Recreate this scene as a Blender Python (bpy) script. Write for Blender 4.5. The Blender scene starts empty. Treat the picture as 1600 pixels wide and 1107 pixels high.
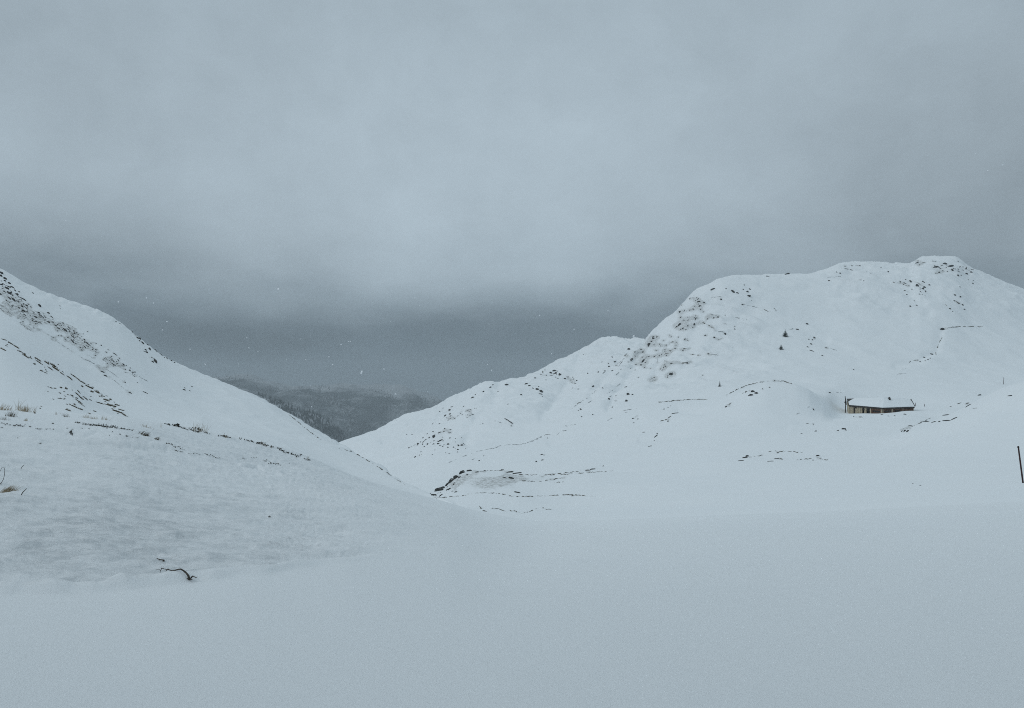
import bpy, bmesh, math, random
import numpy as np
from mathutils import Vector, Matrix
from mathutils.bvhtree import BVHTree

random.seed(7)
rng = np.random.default_rng(7)
S = bpy.context.scene
COL = S.collection
F = 1232.0          # focal length in photo pixels (1600 wide)
HZ = 620.0          # photo row of the horizon
CZ = 1.62           # eye height above the snow


def P(px, py, Y):
    """world point seen at photo pixel (px, py) at depth Y"""
    return Vector(((px - 800.0) / F * Y, Y, CZ + (HZ - py) / F * Y))


# ------------------------------------------------------------------ helpers
def tag(o, label=None, cat=None, group=None, kind=None):
    if label: o['label'] = label
    if cat: o['category'] = cat
    if group: o['group'] = group
    if kind: o['kind'] = kind
    return o


def link(name, me, mat=None, parent=None, smooth=False):
    o = bpy.data.objects.new(name, me)
    COL.objects.link(o)
    if mat is not None and len(me.materials) == 0:
        me.materials.append(mat)
    if parent: o.parent = parent
    if smooth:
        me.polygons.foreach_set('use_smooth', [True] * len(me.polygons))
    return o


def mesh(name, verts, faces):
    me = bpy.data.meshes.new(name)
    me.from_pydata([tuple(v) for v in verts], [], faces)
    me.update()
    return me


def empty(name, loc):
    o = bpy.data.objects.new(name, None)
    COL.objects.link(o)
    o.location = loc
    o.empty_display_size = 0.2
    return o


class MB:
    """collects simple solids into one mesh"""
    def __init__(self): self.v = []; self.f = []

    def add(self, vs, fs):
        n = len(self.v)
        self.v += [Vector(v) for v in vs]
        self.f += [tuple(i + n for i in f) for f in fs]

    def slab(self, a, b, c, d, n):
        """quad a b c d thickened by vector n"""
        vs = [a, b, c, d] + [Vector(p) + n for p in (a, b, c, d)]
        self.add(vs, [(3, 2, 1, 0), (4, 5, 6, 7), (0, 1, 5, 4), (1, 2, 6, 5), (2, 3, 7, 6), (3, 0, 4, 7)])

    def tube(self, pts, radii, n=6, cap=True):
        pts = [Vector(p) for p in pts]
        base = len(self.v)
        for i, p in enumerate(pts):
            d = (pts[min(i + 1, len(pts) - 1)] - pts[max(i - 1, 0)]).normalized()
            u = d.cross(Vector((0.31, 0.9, 0.2))).normalized(); w = d.cross(u)
            for k in range(n):
                a = 2 * math.pi * k / n
                self.v.append(p + (u * math.cos(a) + w * math.sin(a)) * radii[i])
        for i in range(len(pts) - 1):
            for k in range(n):
                k2 = (k + 1) % n
                self.f.append((base + i * n + k, base + i * n + k2, base + (i + 1) * n + k2, base + (i + 1) * n + k))
        if cap:
            self.f.append(tuple(base + k for k in reversed(range(n))))
            self.f.append(tuple(base + (len(pts) - 1) * n + k for k in range(n)))

    def blade(self, p, tip, w, bend=Vector((0, 0, 0)), seg=3, side=None):
        p, tip = Vector(p), Vector(tip)
        d = tip - p
        if side is None:
            side = d.cross(Vector((random.uniform(-.4, .4), 1, random.uniform(-.2, .2))))
        side = side.normalized() * w * 0.5
        base = len(self.v)
        for i in range(seg):
            t = i / seg
            q = p + d * t + bend * (t * t)
            self.v += [q - side * (1 - t * .7), q + side * (1 - t * .7)]
        self.v.append(tip + bend)
        for i in range(seg - 1):
            b = base + 2 * i
            self.f.append((b, b + 1, b + 3, b + 2))
        b = base + 2 * (seg - 1)
        self.f.append((b, b + 1, base + 2 * seg))

    def mesh(self, name, origin=None):
        o = Vector(origin) if origin is not None else Vector((0, 0, 0))
        return mesh(name, [v - o for v in self.v], self.f)

    def build(self, name, mat, parent=None, smooth=False, origin=None):
        org = origin if origin is not None else (parent.location if parent else None)
        o = link(name, self.mesh(name, org), mat, parent, smooth)
        if parent is None and origin is not None: o.location = origin
        return o


# ------------------------------------------------------------------ noise (numpy)
def _hash(ix, iy, seed):
    h = (ix.astype(np.int64) * 374761393 + iy.astype(np.int64) * 668265263 + seed * 1442695041) & 0xFFFFFFFF
    h = ((h ^ (h >> 13)) * 1274126177) & 0xFFFFFFFF
    h = (h ^ (h >> 16)) & 0xFFFFFF
    return h / float(0xFFFFFF) * 2 - 1


def vnoise(x, y, seed=0):
    ix = np.floor(x); iy = np.floor(y)
    fx = x - ix; fy = y - iy
    ux = fx ** 3 * (fx * (fx * 6 - 15) + 10); uy = fy ** 3 * (fy * (fy * 6 - 15) + 10)
    a = _hash(ix, iy, seed); b = _hash(ix + 1, iy, seed)
    c = _hash(ix, iy + 1, seed); d = _hash(ix + 1, iy + 1, seed)
    return (a * (1 - ux) + b * ux) * (1 - uy) + (c * (1 - ux) + d * ux) * uy


def fbm(x, y, seed=0, octv=4, gain=0.5):
    s = np.zeros_like(x, dtype=float); a = 1.0; t = 0.0
    for i in range(octv):
        c, sn = math.cos(0.6 * i), math.sin(0.6 * i)
        s += a * vnoise((x * c - y * sn) * 2 ** i + 13.7 * i, (x * sn + y * c) * 2 ** i - 7.1 * i, seed + i)
        t += a; a *= gain
    return s / t


def ridged(x, y, seed=0, octv=4):
    s = np.zeros_like(x, dtype=float); a = 1.0; t = 0.0
    for i in range(octv):
        c, sn = math.cos(0.8 * i), math.sin(0.8 * i)
        s += a * (1 - np.abs(vnoise((x * c - y * sn) * 2 ** i + 3.7 * i, (x * sn + y * c) * 2 ** i, seed + i)) * 2)
        t += a; a *= 0.5
    return s / t


def pchip1(xk, yk, x):
    xk = np.asarray(xk, float); yk = np.asarray(yk, float)
    return pchip_cols(xk[:, None], yk[:, None], None, x)


def pchip_slopes(X, Z):
    h = np.diff(X, axis=0); d = np.diff(Z, axis=0) / h
    m = np.zeros_like(Z)
    w1 = 2 * h[1:] + h[:-1]; w2 = h[1:] + 2 * h[:-1]
    same = d[1:] * d[:-1] > 0
    with np.errstate(divide='ignore', invalid='ignore'):
        hm = (w1 + w2) / (w1 / d[:-1] + w2 / d[1:])
    m[1:-1] = np.where(same, hm, 0.0)
    m[0] = d[0]; m[-1] = d[-1]
    return h, d, m


def pchip_cols(X, Z, _, x):
    h, d, m = pchip_slopes(X, Z)
    x = np.clip(np.asarray(x, float), X[0, 0], X[-1, 0])
    i = np.clip(np.searchsorted(X[:, 0], x, side='right') - 1, 0, len(X) - 2)
    t = (x - X[i, 0]) / h[i, 0]
    return ((2 * t ** 3 - 3 * t ** 2 + 1) * Z[i, 0] + (t ** 3 - 2 * t ** 2 + t) * h[i, 0] * m[i, 0]
            + (-2 * t ** 3 + 3 * t ** 2) * Z[i + 1, 0] + (t ** 3 - t ** 2) * h[i, 0] * m[i + 1, 0])


def segdist(px, py, line):
    best = np.full(px.shape, 1e9)
    for (x1, y1), (x2, y2) in zip(line[:-1], line[1:]):
        dx, dy = x2 - x1, y2 - y1
        L = dx * dx + dy * dy + 1e-9
        t = np.clip(((px - x1) * dx + (py - y1) * dy) / L, 0, 1)
        best = np.minimum(best, np.hypot(px - x1 - t * dx, py - y1 - t * dy))
    return best


def smooth(a, b, x):
    t = np.clip((x - a) / (b - a), 0, 1)
    return t * t * (3 - 2 * t)


# ------------------------------------------------------------------ terrain
TERRAIN = []        # (name, bvh)
TDATA = {}


def terrain(name, cols, rows, subs, relief, mat, attrs=None):
    """A ground sheet swept through contour lines. rows: list of contours
    [(px, py, Y) ...] or ('behind', factor, slope). relief(X,Y,px,py)->dz."""
    nc = len(cols)
    Yk, Zk = [], []
    for r in rows:
        if r[0] == 'behind':
            y = Yk[-1] * r[1]
            z = Zk[-1] - (y - Yk[-1]) * r[2]
        else:
            xs = [p[0] for p in r]
            py = pchip1(xs, [p[1] for p in r], cols)
            y = pchip1(xs, [p[2] for p in r], cols)
            z = (HZ - py) / F * y
        Yk.append(y); Zk.append(z)
    Yk = np.array(Yk); Zk = np.array(Zk)
    h, d, m = pchip_slopes(Yk, Zk)
    YY, ZZ = [], []
    for i in range(len(rows) - 1):
        n = subs[i]
        for s in range(n + (1 if i == len(rows) - 2 else 0)):
            t = s / n
            y = Yk[i] * (Yk[i + 1] / Yk[i]) ** t
            u = (y - Yk[i]) / h[i]
            z = ((2 * u ** 3 - 3 * u ** 2 + 1) * Zk[i] + (u ** 3 - 2 * u ** 2 + u) * h[i] * m[i]
                 + (-2 * u ** 3 + 3 * u ** 2) * Zk[i + 1] + (u ** 3 - u ** 2) * h[i] * m[i + 1])
            YY.append(y); ZZ.append(z)
    YY = np.array(YY); ZZ = np.array(ZZ)
    PX = np.broadcast_to(cols[None, :], YY.shape)
    XX = (PX - 800) / F * YY
    PY = HZ - ZZ / YY * F
    ZZ = ZZ + relief(XX, YY, PX, PY) + CZ
    nr = len(YY)
    V = np.stack([XX, YY, ZZ], -1).reshape(-1, 3)
    idx = np.arange(nr * nc).reshape(nr, nc)
    Q = np.stack([idx[:-1, :-1], idx[:-1, 1:], idx[1:, 1:], idx[1:, :-1]], -1).reshape(-1, 4)
    me = bpy.data.meshes.new(name)
    me.vertices.add(len(V)); me.vertices.foreach_set('co', V.ravel().astype(np.float32))
    me.loops.add(Q.size); me.loops.foreach_set('vertex_index', Q.ravel().astype(np.int32))
    me.polygons.add(len(Q))
    me.polygons.foreach_set('loop_start', np.arange(0, Q.size, 4, dtype=np.int32))
    me.polygons.foreach_set('loop_total', np.full(len(Q), 4, dtype=np.int32))
    me.polygons.foreach_set('use_smooth', np.ones(len(Q), dtype=bool))
    me.update(calc_edges=True)
    if attrs:
        for an, fn in attrs.items():
            a = me.attributes.new(an, 'FLOAT', 'POINT')
            val = fn(XX, YY, PX, PY)
            a.data.foreach_set('value', val.ravel().astype(np.float32))
            if an == 'thin': TDATA[name] = [me, HZ - (ZZ - CZ) / YY * F, PX, val.copy()]
    o = link(name, me, mat)
    tag(o, kind='structure')
    TERRAIN.append((name, BVHTree.FromPolygons([Vector(v) for v in V], [tuple(q) for q in Q])))
    return o


CAM = Vector((0, 0, CZ))


def hit(px, py, only=None):
    d = Vector(((px - 800) / F, 1, (HZ - py) / F)).normalized()
    best = None
    for name, b in TERRAIN:
        if only and name not in only: continue
        loc, nor, i, dist = b.ray_cast(CAM, d)
        if loc is not None and (best is None or dist < best[2]):
            best = (loc, nor if nor.z > 0 else -nor, dist)
    return best


def ground_z(x, y, names=None):
    best = None
    for name, b in TERRAIN:
        if names and name not in names: continue
        loc, nor, i, dist = b.ray_cast(Vector((x, y, 3000)), Vector((0, 0, -1)))
        if loc is not None and (best is None or loc.z > best): best = loc.z
    return best


# ------------------------------------------------------------------ materials
def new_mat(name):
    m = bpy.data.materials.new(name); m.use_nodes = True
    nt = m.node_tree
    b = nt.nodes['Principled BSDF']
    return m, nt, b


def N(nt, t, **kw):
    n = nt.nodes.new(t)
    for k, v in kw.items():
        if k in n.inputs: n.inputs[k].default_value = v
        else: setattr(n, k, v)
    return n


def math_node(nt, op, a, b=None, clamp=False):
    n = nt.nodes.new('ShaderNodeMath'); n.operation = op; n.use_clamp = clamp
    for i, x in enumerate((a, b)):
        if x is None: continue
        if hasattr(x, 'is_output'): nt.links.new(x, n.inputs[i])
        else: n.inputs[i].default_value = x
    return n.outputs[0]


def mixrgb(nt, fac, a, b):
    n = nt.nodes.new('ShaderNodeMix'); n.data_type = 'RGBA'
    for i, x in ((0, fac), (6, a), (7, b)):
        if hasattr(x, 'is_output'): nt.links.new(x, n.inputs[i])
        else: n.inputs[i].default_value = x if i == 0 else (*x, 1)
    return n.outputs[2]


def noise_tex(nt, vec, scale, detail=4, rough=0.55):
    n = N(nt, 'ShaderNodeTexNoise', Scale=scale, Detail=detail, Roughness=rough)
    nt.links.new(vec, n.inputs['Vector'])
    return n.outputs['Fac']


def ramp(nt, fac, stops):
    r = nt.nodes.new('ShaderNodeValToRGB')
    el = r.color_ramp.elements
    while len(el) > 1: el.remove(el[-1])
    el[0].position = stops[0][0]; el[0].color = (*stops[0][1], 1)
    for p, c in stops[1:]:
        e = el.new(p); e.color = (*c, 1)
    nt.links.new(fac, r.inputs[0])
    return r.outputs[0]


SNOW = (0.80, 0.815, 0.83)


def snow_material(name, grain=0.5, turf=(0.16, 0.155, 0.13)):
    m, nt, b = new_mat(name)
    geo = N(nt, 'ShaderNodeNewGeometry')
    pos = geo.outputs['Position']
    big = noise_tex(nt, pos, 0.09, 5)
    col = mixrgb(nt, big, (0.765, 0.80, 0.825), (0.81, 0.835, 0.85))
    # snow too thin to hide the turf: fine specks where the attribute allows it; on the shoulder they also paint fold shade
    at = N(nt, 'ShaderNodeAttribute', attribute_name='thin')
    mp = N(nt, 'ShaderNodeMapping'); mp.inputs['Scale'].default_value = (1.0, 1.0, 2.2)
    nt.links.new(pos, mp.inputs['Vector'])
    sp = noise_tex(nt, mp.outputs[0], 1.6, 8, 0.75)
    sp2 = noise_tex(nt, mp.outputs[0], 9.0, 5, 0.7)
    s = math_node(nt, 'ADD', math_node(nt, 'MULTIPLY', sp, 0.55), math_node(nt, 'MULTIPLY', sp2, 0.45))
    th = math_node(nt, 'SUBTRACT', 0.80, math_node(nt, 'MULTIPLY', at.outputs['Fac'], 0.34))
    k = math_node(nt, 'MULTIPLY', math_node(nt, 'SUBTRACT', s, th), 7.0, clamp=True)
    k = math_node(nt, 'MULTIPLY', k, math_node(nt, 'MULTIPLY', at.outputs['Fac'], 1.0, clamp=True))
    col = mixrgb(nt, k, col, turf)
    b.inputs['Roughness'].default_value = 0.75
    b.inputs['Specular IOR Level'].default_value = 0.25
    ra0 = N(nt, 'ShaderNodeAttribute', attribute_name='rough')
    mp3 = N(nt, 'ShaderNodeMapping'); mp3.inputs['Scale'].default_value = (1.3, 2.4, 2.4); mp3.inputs['Rotation'].default_value = (0, 0, 0.45)
    nt.links.new(pos, mp3.inputs['Vector'])
    c1 = noise_tex(nt, mp3.outputs[0], 2.3, 10, 0.74)
    c2 = noise_tex(nt, pos, 0.35, 3, 0.5)
    ck = math_node(nt, 'ADD', math_node(nt, 'MULTIPLY', math_node(nt, 'SUBTRACT', c1, 0.47), 5.0), math_node(nt, 'MULTIPLY', math_node(nt, 'SUBTRACT', c2, 0.5), 2.5), clamp=True)
    ck = math_node(nt, 'MULTIPLY', ck, math_node(nt, 'SUBTRACT', ra0.outputs['Fac'], 0.22, clamp=True), clamp=True)
    col = mixrgb(nt, ck, col, (0.53, 0.57, 0.595))      # glazed wind crust
    nt.links.new(col, b.inputs['Base Color'])
    # crystals and wind crust
    ra = N(nt, 'ShaderNodeAttribute', attribute_name='rough')
    g1 = noise_tex(nt, pos, 70.0, 5, 0.75)
    mp2 = N(nt, 'ShaderNodeMapping'); mp2.inputs['Scale'].default_value = (1.2, 4.5, 4.5)
    mp2.inputs['Rotation'].default_value = (0, 0, 0.5)
    nt.links.new(pos, mp2.inputs['Vector'])
    g2 = noise_tex(nt, mp2.outputs[0], 2.2, 7, 0.65)
    bm1 = N(nt, 'ShaderNodeBump', Strength=grain, Distance=0.012)
    nt.links.new(g1, bm1.inputs['Height'])
    bm2 = N(nt, 'ShaderNodeBump', Distance=0.11)
    nt.links.new(math_node(nt, 'MULTIPLY', ra.outputs['Fac'], 0.62, clamp=True), bm2.inputs['Strength'])
    nt.links.new(g2, bm2.inputs['Height'])
    nt.links.new(bm1.outputs[0], bm2.inputs['Normal'])
    nt.links.new(bm2.outputs[0], b.inputs['Normal'])
    return m


def plain_material(name, c1, c2, scale, rough=0.85, bump=0.0, dist=0.02, snow_top=None, island=False):
    m, nt, b = new_mat(name)
    tc = N(nt, 'ShaderNodeTexCoord')
    geo = N(nt, 'ShaderNodeNewGeometry')
    n = noise_tex(nt, geo.outputs['Position'], scale, 5, 0.6)
    n2 = math_node(nt, 'MULTIPLY', math_node(nt, 'SUBTRACT', n, 0.3), 2.5, clamp=True)
    col = mixrgb(nt, n2, c1, c2)
    if snow_top is not None:
        sep = N(nt, 'ShaderNodeSeparateXYZ'); nt.links.new(geo.outputs['Normal'], sep.inputs[0])
        f = math_node(nt, 'ADD', sep.outputs[2], math_node(nt, 'MULTIPLY', math_node(nt, 'SUBTRACT', n, 0.5), 0.6))
        f = math_node(nt, 'MULTIPLY', math_node(nt, 'SUBTRACT', f, snow_top), 9.0, clamp=True)
        col = mixrgb(nt, f, col, SNOW)
    nt.links.new(col, b.inputs['Base Color'])
    b.inputs['Roughness'].default_value = rough
    b.inputs['Specular IOR Level'].default_value = 0.2
    if bump:
        bp = N(nt, 'ShaderNodeBump', Strength=bump, Distance=dist)
        nt.links.new(n, bp.inputs['Height']); nt.links.new(bp.outputs[0], b.inputs['Normal'])
    return m


M_snow = snow_material('snow', 0.9)
M_snow_far = snow_material('mountain_snow', 0.2)
M_rock = plain_material('dark_rock', (0.016, 0.019, 0.021), (0.065, 0.066, 0.062), 1.1, snow_top=0.92)
M_turf = plain_material('bare_turf', (0.05, 0.05, 0.042), (0.22, 0.21, 0.18), 0.9)
M_crease_turf = plain_material('turf_crease_shade', (0.20, 0.21, 0.21), (0.48, 0.5, 0.51), 0.6)  # grey for faint turf lines and for painted shade of shallow snow creases
M_heath = plain_material('heath', (0.045, 0.042, 0.03), (0.13, 0.105, 0.065), 6.0, snow_top=0.92)
M_straw = plain_material('straw', (0.20, 0.155, 0.095), (0.40, 0.33, 0.22), 9.0)
M_twig = plain_material('twig_bark', (0.022, 0.019, 0.016), (0.10, 0.085, 0.07), 60.0, snow_top=0.97)
M_leaf = plain_material('shrub_leaf', (0.016, 0.019, 0.014), (0.05, 0.048, 0.034), 25.0)
M_needle = plain_material('needles', (0.02, 0.03, 0.024), (0.055, 0.07, 0.06), 1.2, snow_top=0.93)
M_bark = plain_material('bark', (0.03, 0.025, 0.02), (0.07, 0.06, 0.05), 3.0)
M_forest = plain_material('far_needles', (0.02, 0.028, 0.026), (0.05, 0.06, 0.058), 0.02)
M_stone = plain_material('rubble_wall', (0.24, 0.20, 0.14), (0.46, 0.40, 0.29), 2.6, bump=0.5, dist=0.08)
M_board = plain_material('weathered_boards', (0.06, 0.032, 0.02), (0.19, 0.10, 0.06), 2.2)
M_beam = plain_material('dark_beam', (0.018, 0.015, 0.013), (0.045, 0.038, 0.033), 1.5)
M_post = plain_material('grey_post', (0.34, 0.29, 0.21), (0.52, 0.46, 0.35), 3.0)
M_roof = plain_material('roof_sheet', (0.03, 0.03, 0.03), (0.07, 0.068, 0.065), 1.0)
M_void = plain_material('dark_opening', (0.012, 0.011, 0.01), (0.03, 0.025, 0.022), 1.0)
M_pole = plain_material('painted_pole', (0.035, 0.022, 0.022), (0.07, 0.04, 0.038), 8.0)
M_polew = plain_material('pale_edge', (0.6, 0.6, 0.6), (0.7, 0.7, 0.7), 8.0)
m, nt, b = new_mat('snowflake')
b.inputs['Base Color'].default_value = (0.9, 0.92, 0.95, 1); b.inputs['Roughness'].default_value = 0.6
b.inputs['Subsurface Weight'].default_value = 0.0
M_flake = m

# ------------------------------------------------------------------ near snow field with the slope on the left
A_edge = [(-2600, 960, 5.9), (-500, 940, 6.2), (0, 925, 6.4), (130, 921, 6.5), (300, 905, 6.9), (400, 893, 7.2), (480, 880, 7.7),
          (560, 866, 8.3), (690, 858, 9.5), (860, 850, 13), (1100, 842, 13), (1600, 830, 13), (2100, 815, 13), (4200, 790, 13)]
A_crest = [(-2600, 500, 13), (-500, 575, 15), (-200, 620, 16), (0, 637, 18), (100, 645, 19), (190, 652, 20), (240, 661, 21),
           (300, 672, 22), (400, 692, 24), (480, 715, 26), (560, 746, 28), (640, 772, 31), (690, 786, 32), (760, 808, 30),
           (860, 822, 28), (1000, 816, 28), (1300, 802, 28), (1600, 786, 28), (2100, 770, 28), (4200, 740, 28)]
flat1 = [(-2600, HZ + F * 1.62 / 0.9, 0.9), (4200, HZ + F * 1.62 / 0.9, 0.9)]
flat2 = [(-2600, HZ + F * 1.60 / 4, 4), (0, HZ + F * 1.60 / 4, 4), (1600, HZ + F * 1.57 / 4, 4), (4200, HZ + F * 1.5 / 4, 4)]

# small ledges and drift lips on the near slope (photo lines)
LEDGES = [([(0, 679), (24, 684), (49, 689), (63, 693)], 1.0), ([(105, 676), (130, 680), (150, 676)], 1.0),
          ([(15, 729), (34, 733), (68, 741)], 1.3), ([(0, 742), (21, 744)], 1.2), ([(32, 750), (70, 750), (83, 746)], 1.0),
          ([(94, 775), (134, 780)], 1.3), ([(376, 730), (402, 731), (412, 738), (440, 746)], 2.2),
          ([(188, 697), (240, 704), (260, 702)], 1.0), ([(240, 699), (280, 706)], 0.8), ([(20, 786), (44, 788), (70, 796)], 1.4),
          ([(245, 862), (262, 868), (275, 872)], 1.4), ([(338, 898), (360, 896), (372, 892)], 2.0),
          ([(215, 905), (240, 900), (282, 890)], 2.0), ([(395, 885), (412, 881)], 1.2), ([(30, 830), (90, 838), (160, 852)], 1.0),
          ([(180, 812), (260, 820)], 1.0), ([(420, 702), (470, 714)], 0.6)]


def ramp_edge(PX):
    return pchip1([p[0] for p in A_edge], [p[1] for p in A_edge], PX[0])[None, :] * np.ones_like(PX)


def A_rough(X, Y, PX, PY):
    ey = ramp_edge(PX)
    f = smooth(0, 7, ey - PY + 4 * fbm(PX / 30, PY / 12, 17, 3)) * (1 - smooth(470, 760, PX + 60 * fbm(PX / 50, PY / 16, 18, 3)))
    return f * smooth(640, 700, PY + 0.0)


def A_relief(X, Y, PX, PY):
    r = A_rough(X, Y, PX, PY)
    dz = 0.030 * fbm(X * 0.42 + Y * .1, Y * 0.6, 3, 4) + 0.07 * fbm(X * .12, Y * .12, 9, 2) * smooth(4, 12, Y)
    u = X * 0.86 + Y * 0.5; v = -X * 0.5 + Y * 0.86
    dz += r * (0.07 * fbm(u * 0.9, v * 2.4, 21, 5, 0.6) + 0.045 * ridged(u * 1.3, v * 3.4, 33, 4) + 0.09 * fbm(u * .35, v * .5, 41, 2))
    # crusted edge where the wind-packed slope meets the soft snow
    ey = ramp_edge(PX) + 5 * fbm(PX / 60, PX * 0, 5, 2)
    e = ey - PY
    dz += 0.13 * np.exp(-((e + 0.5) / 4.0) ** 2) * smooth(-14, -1, e) * (1 - smooth(300, 640, PX)) * (0.75 + 0.45 * fbm(PX / 70, PX * 0, 6, 3))
    dz -= 0.06 * np.exp(-((e - 7) / 4.0) ** 2) * (1 - smooth(300, 640, PX))
    for line, k in LEDGES:
        x0 = min(p[0] for p in line) - 12; x1 = max(p[0] for p in line) + 12
        y0 = min(p[1] for p in line) - 12; y1 = max(p[1] for p in line) + 12
        msk = (PX > x0) & (PX < x1) & (PY > y0) & (PY < y1)
        if not msk.any(): continue
        px, py = PX[msk], PY[msk]
        dd = segdist(px, py, line)
        ly = np.interp(px, [p[0] for p in line], [p[1] for p in line])
        sgn = np.where(py > ly, 1.0, -1.0)
        t = (dd * sgn)
        prof = np.exp(-((t + 3.0) / 3.0) ** 2) * 0.9 - np.exp(-((t - 1.5) / 1.6) ** 2) * 1.1
        endw = smooth(0, 8, px - x0 - 6) * (1 - smooth(-8, 0, px - x1 + 6))
        dz[msk] += prof * endw * k * 1.6 * Y[msk] / F
    return dz


def A_thin(X, Y, PX, PY):
    r = A_rough(X, Y, PX, PY)
    up = np.exp(-((PY - (660 + 0.09 * PX)) / 22.0) ** 2) * (1 - smooth(150, 420, PX))
    low = np.exp(-(((PX - 130) / 130.0) ** 2 + ((PY - 850) / 45.0) ** 2))
    return np.clip(0.20 * r + 0.30 * up + 0.16 * low, 0, 1)


colsA = np.concatenate([np.linspace(-2600, -220, 90)[:-1], np.linspace(-220, 760, 560)[:-1], np.linspace(760, 1800, 300)[:-1],
                        np.linspace(1800, 4200, 70)])
terrain('snow_field', colsA, [flat1, flat2, A_edge, A_crest, ('behind', 1.12, 0.12), ('behind', 1.35, 0.5)],
        [30, 60, 190, 14, 10], A_relief, M_snow, {'rough': lambda X, Y, PX, PY: 0.22 + A_rough(X, Y, PX, PY) * (0.36 + 0.52 * np.exp(-(((PX - 170) / 260.0) ** 2 + ((PY - 835) / 60.0) ** 2)) + 0.22 * fbm(PX / 60, PY / 25, 15, 3)), 'thin': A_thin})

# ------------------------------------------------------------------ hill on the left
C_sil = [(-1600, 60, 170), (-600, 250, 160), (-300, 330, 150), (0, 423, 140), (50, 449, 140), (100, 469, 142), (160, 490, 145), (185, 504, 146),
         (210, 524, 147), (240, 548, 148), (265, 564, 149), (300, 579, 150), (350, 597, 150), (400, 617, 148), (425, 630, 145),
         (450, 645, 142), (500, 674, 134), (535, 693, 126), (580, 721, 108), (620, 746, 88), (660, 768, 66), (690, 782, 50), (760, 815, 40), (900, 870, 36)]
C_spur = [(-1600, 330, 36), (-300, 440, 42), (0, 526, 44), (30, 543, 44), (75, 573, 44), (110, 598, 42), (140, 624, 40), (170, 641, 37), (195, 653, 35),
          (260, 680, 33), (400, 712, 36), (535, 745, 40), (690, 800, 40), (900, 875, 33)]
C_base = [(-1600, 640, 14), (-300, 650, 15), (0, 655, 16.5), (190, 668, 19), (300, 690, 21), (480, 735, 25), (690, 812, 31), (900, 880, 28)]
C_spur2 = [(p[0], p[1] + 1.5, p[2] * 1.10) for p in C_spur]
C_mid = [(x, (sy * 0.42 + s2 * 0.58), Y1 * 0.55 + Y2 * 0.45) for (x, sy, Y1, s2, Y2) in
         [(-1600, 60, 170, 330, 39), (-300, 330, 150, 440, 46), (0, 423, 140, 526, 48), (100, 469, 142, 590, 46), (195, 513, 146, 653, 38), (300, 579, 150, 690, 36),
          (400, 617, 148, 713, 39), (535, 693, 126, 745, 44), (690, 782, 50, 800, 44), (900, 870, 36, 875, 35)]]


def C_relief(X, Y, PX, PY):
    sy = pchip1([p[0] for p in C_sil], [p[1] for p in C_sil], PX[0])[None, :]
    return 0.0055 * Y * fbm(X * 0.06, Y * 0.06, 51, 4) + 0.0016 * Y * ridged(X * .16 + Y * .1, Y * .12 - X * .05, 57, 4) + 0.22 * np.exp(-((PY - sy) / 4.0) ** 2) * fbm(PX / 9.0, PY / 3.0, 59, 4) * smooth(60, 100, Y)


def C_thin(X, Y, PX, PY):
    band = np.exp(-((PY - (0.62 * PX + 470)) / 26.0) ** 2) * (1 - smooth(150, 260, PX))
    low = np.exp(-(((PX - 120) / 70.0) ** 2 + ((PY - 630) / 25.0) ** 2))
    return np.clip(0.45 * band + 0.62 * low, 0, 1)


colsC = np.concatenate([np.linspace(-1600, -60, 100)[:-1], np.linspace(-60, 900, 420)])
terrain('hillside', colsC, [C_base, C_spur, C_spur2, C_mid, C_sil, ('behind', 1.12, 0.25), ('behind', 1.5, 0.55)],
        [60, 8, 60, 110, 12, 12], C_relief, M_snow_far, {'rough': lambda X, Y, a, b: 0.12 + 0 * X, 'thin': C_thin})

# ------------------------------------------------------------------ valley, knolls and mountain on the right
def row(Y, pts, fn=None): return [(a, b, fn(a) if fn else Y) for a, b in pts]


Bsil = [(300, 770, 520), (430, 730, 500), (500, 704, 490), (535, 693, 480), (570, 683, 480), (600, 672, 480), (640, 655, 480), (670, 645, 490), (700, 630, 500), (735, 615, 508),
        (768, 601, 516), (790, 599, 522), (812, 597, 530), (850, 580, 560), (888, 562, 600), (912, 551, 620), (935, 541, 640),
        (955, 537.5, 650), (985, 539, 655), (1006, 537.5, 640), (1016, 528, 610), (1030, 514, 600), (1045, 503, 592), (1060, 488, 588), (1075, 472, 592), (1090, 458, 598), (1105, 449, 602),
        (1125, 439, 610), (1150, 434, 620), (1200, 432, 640), (1260, 430, 665), (1290, 423, 685), (1312, 417, 700), (1350, 415.5, 715),
        (1390, 419, 728), (1420, 419.5, 736), (1430, 415, 740), (1440, 411, 742), (1470, 410, 745), (1490, 412, 748), (1515, 426, 752), (1560, 445, 762), (1600, 462, 775),
        (1800, 540, 850), (2300, 590, 950), (3000, 600, 1000)]
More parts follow.
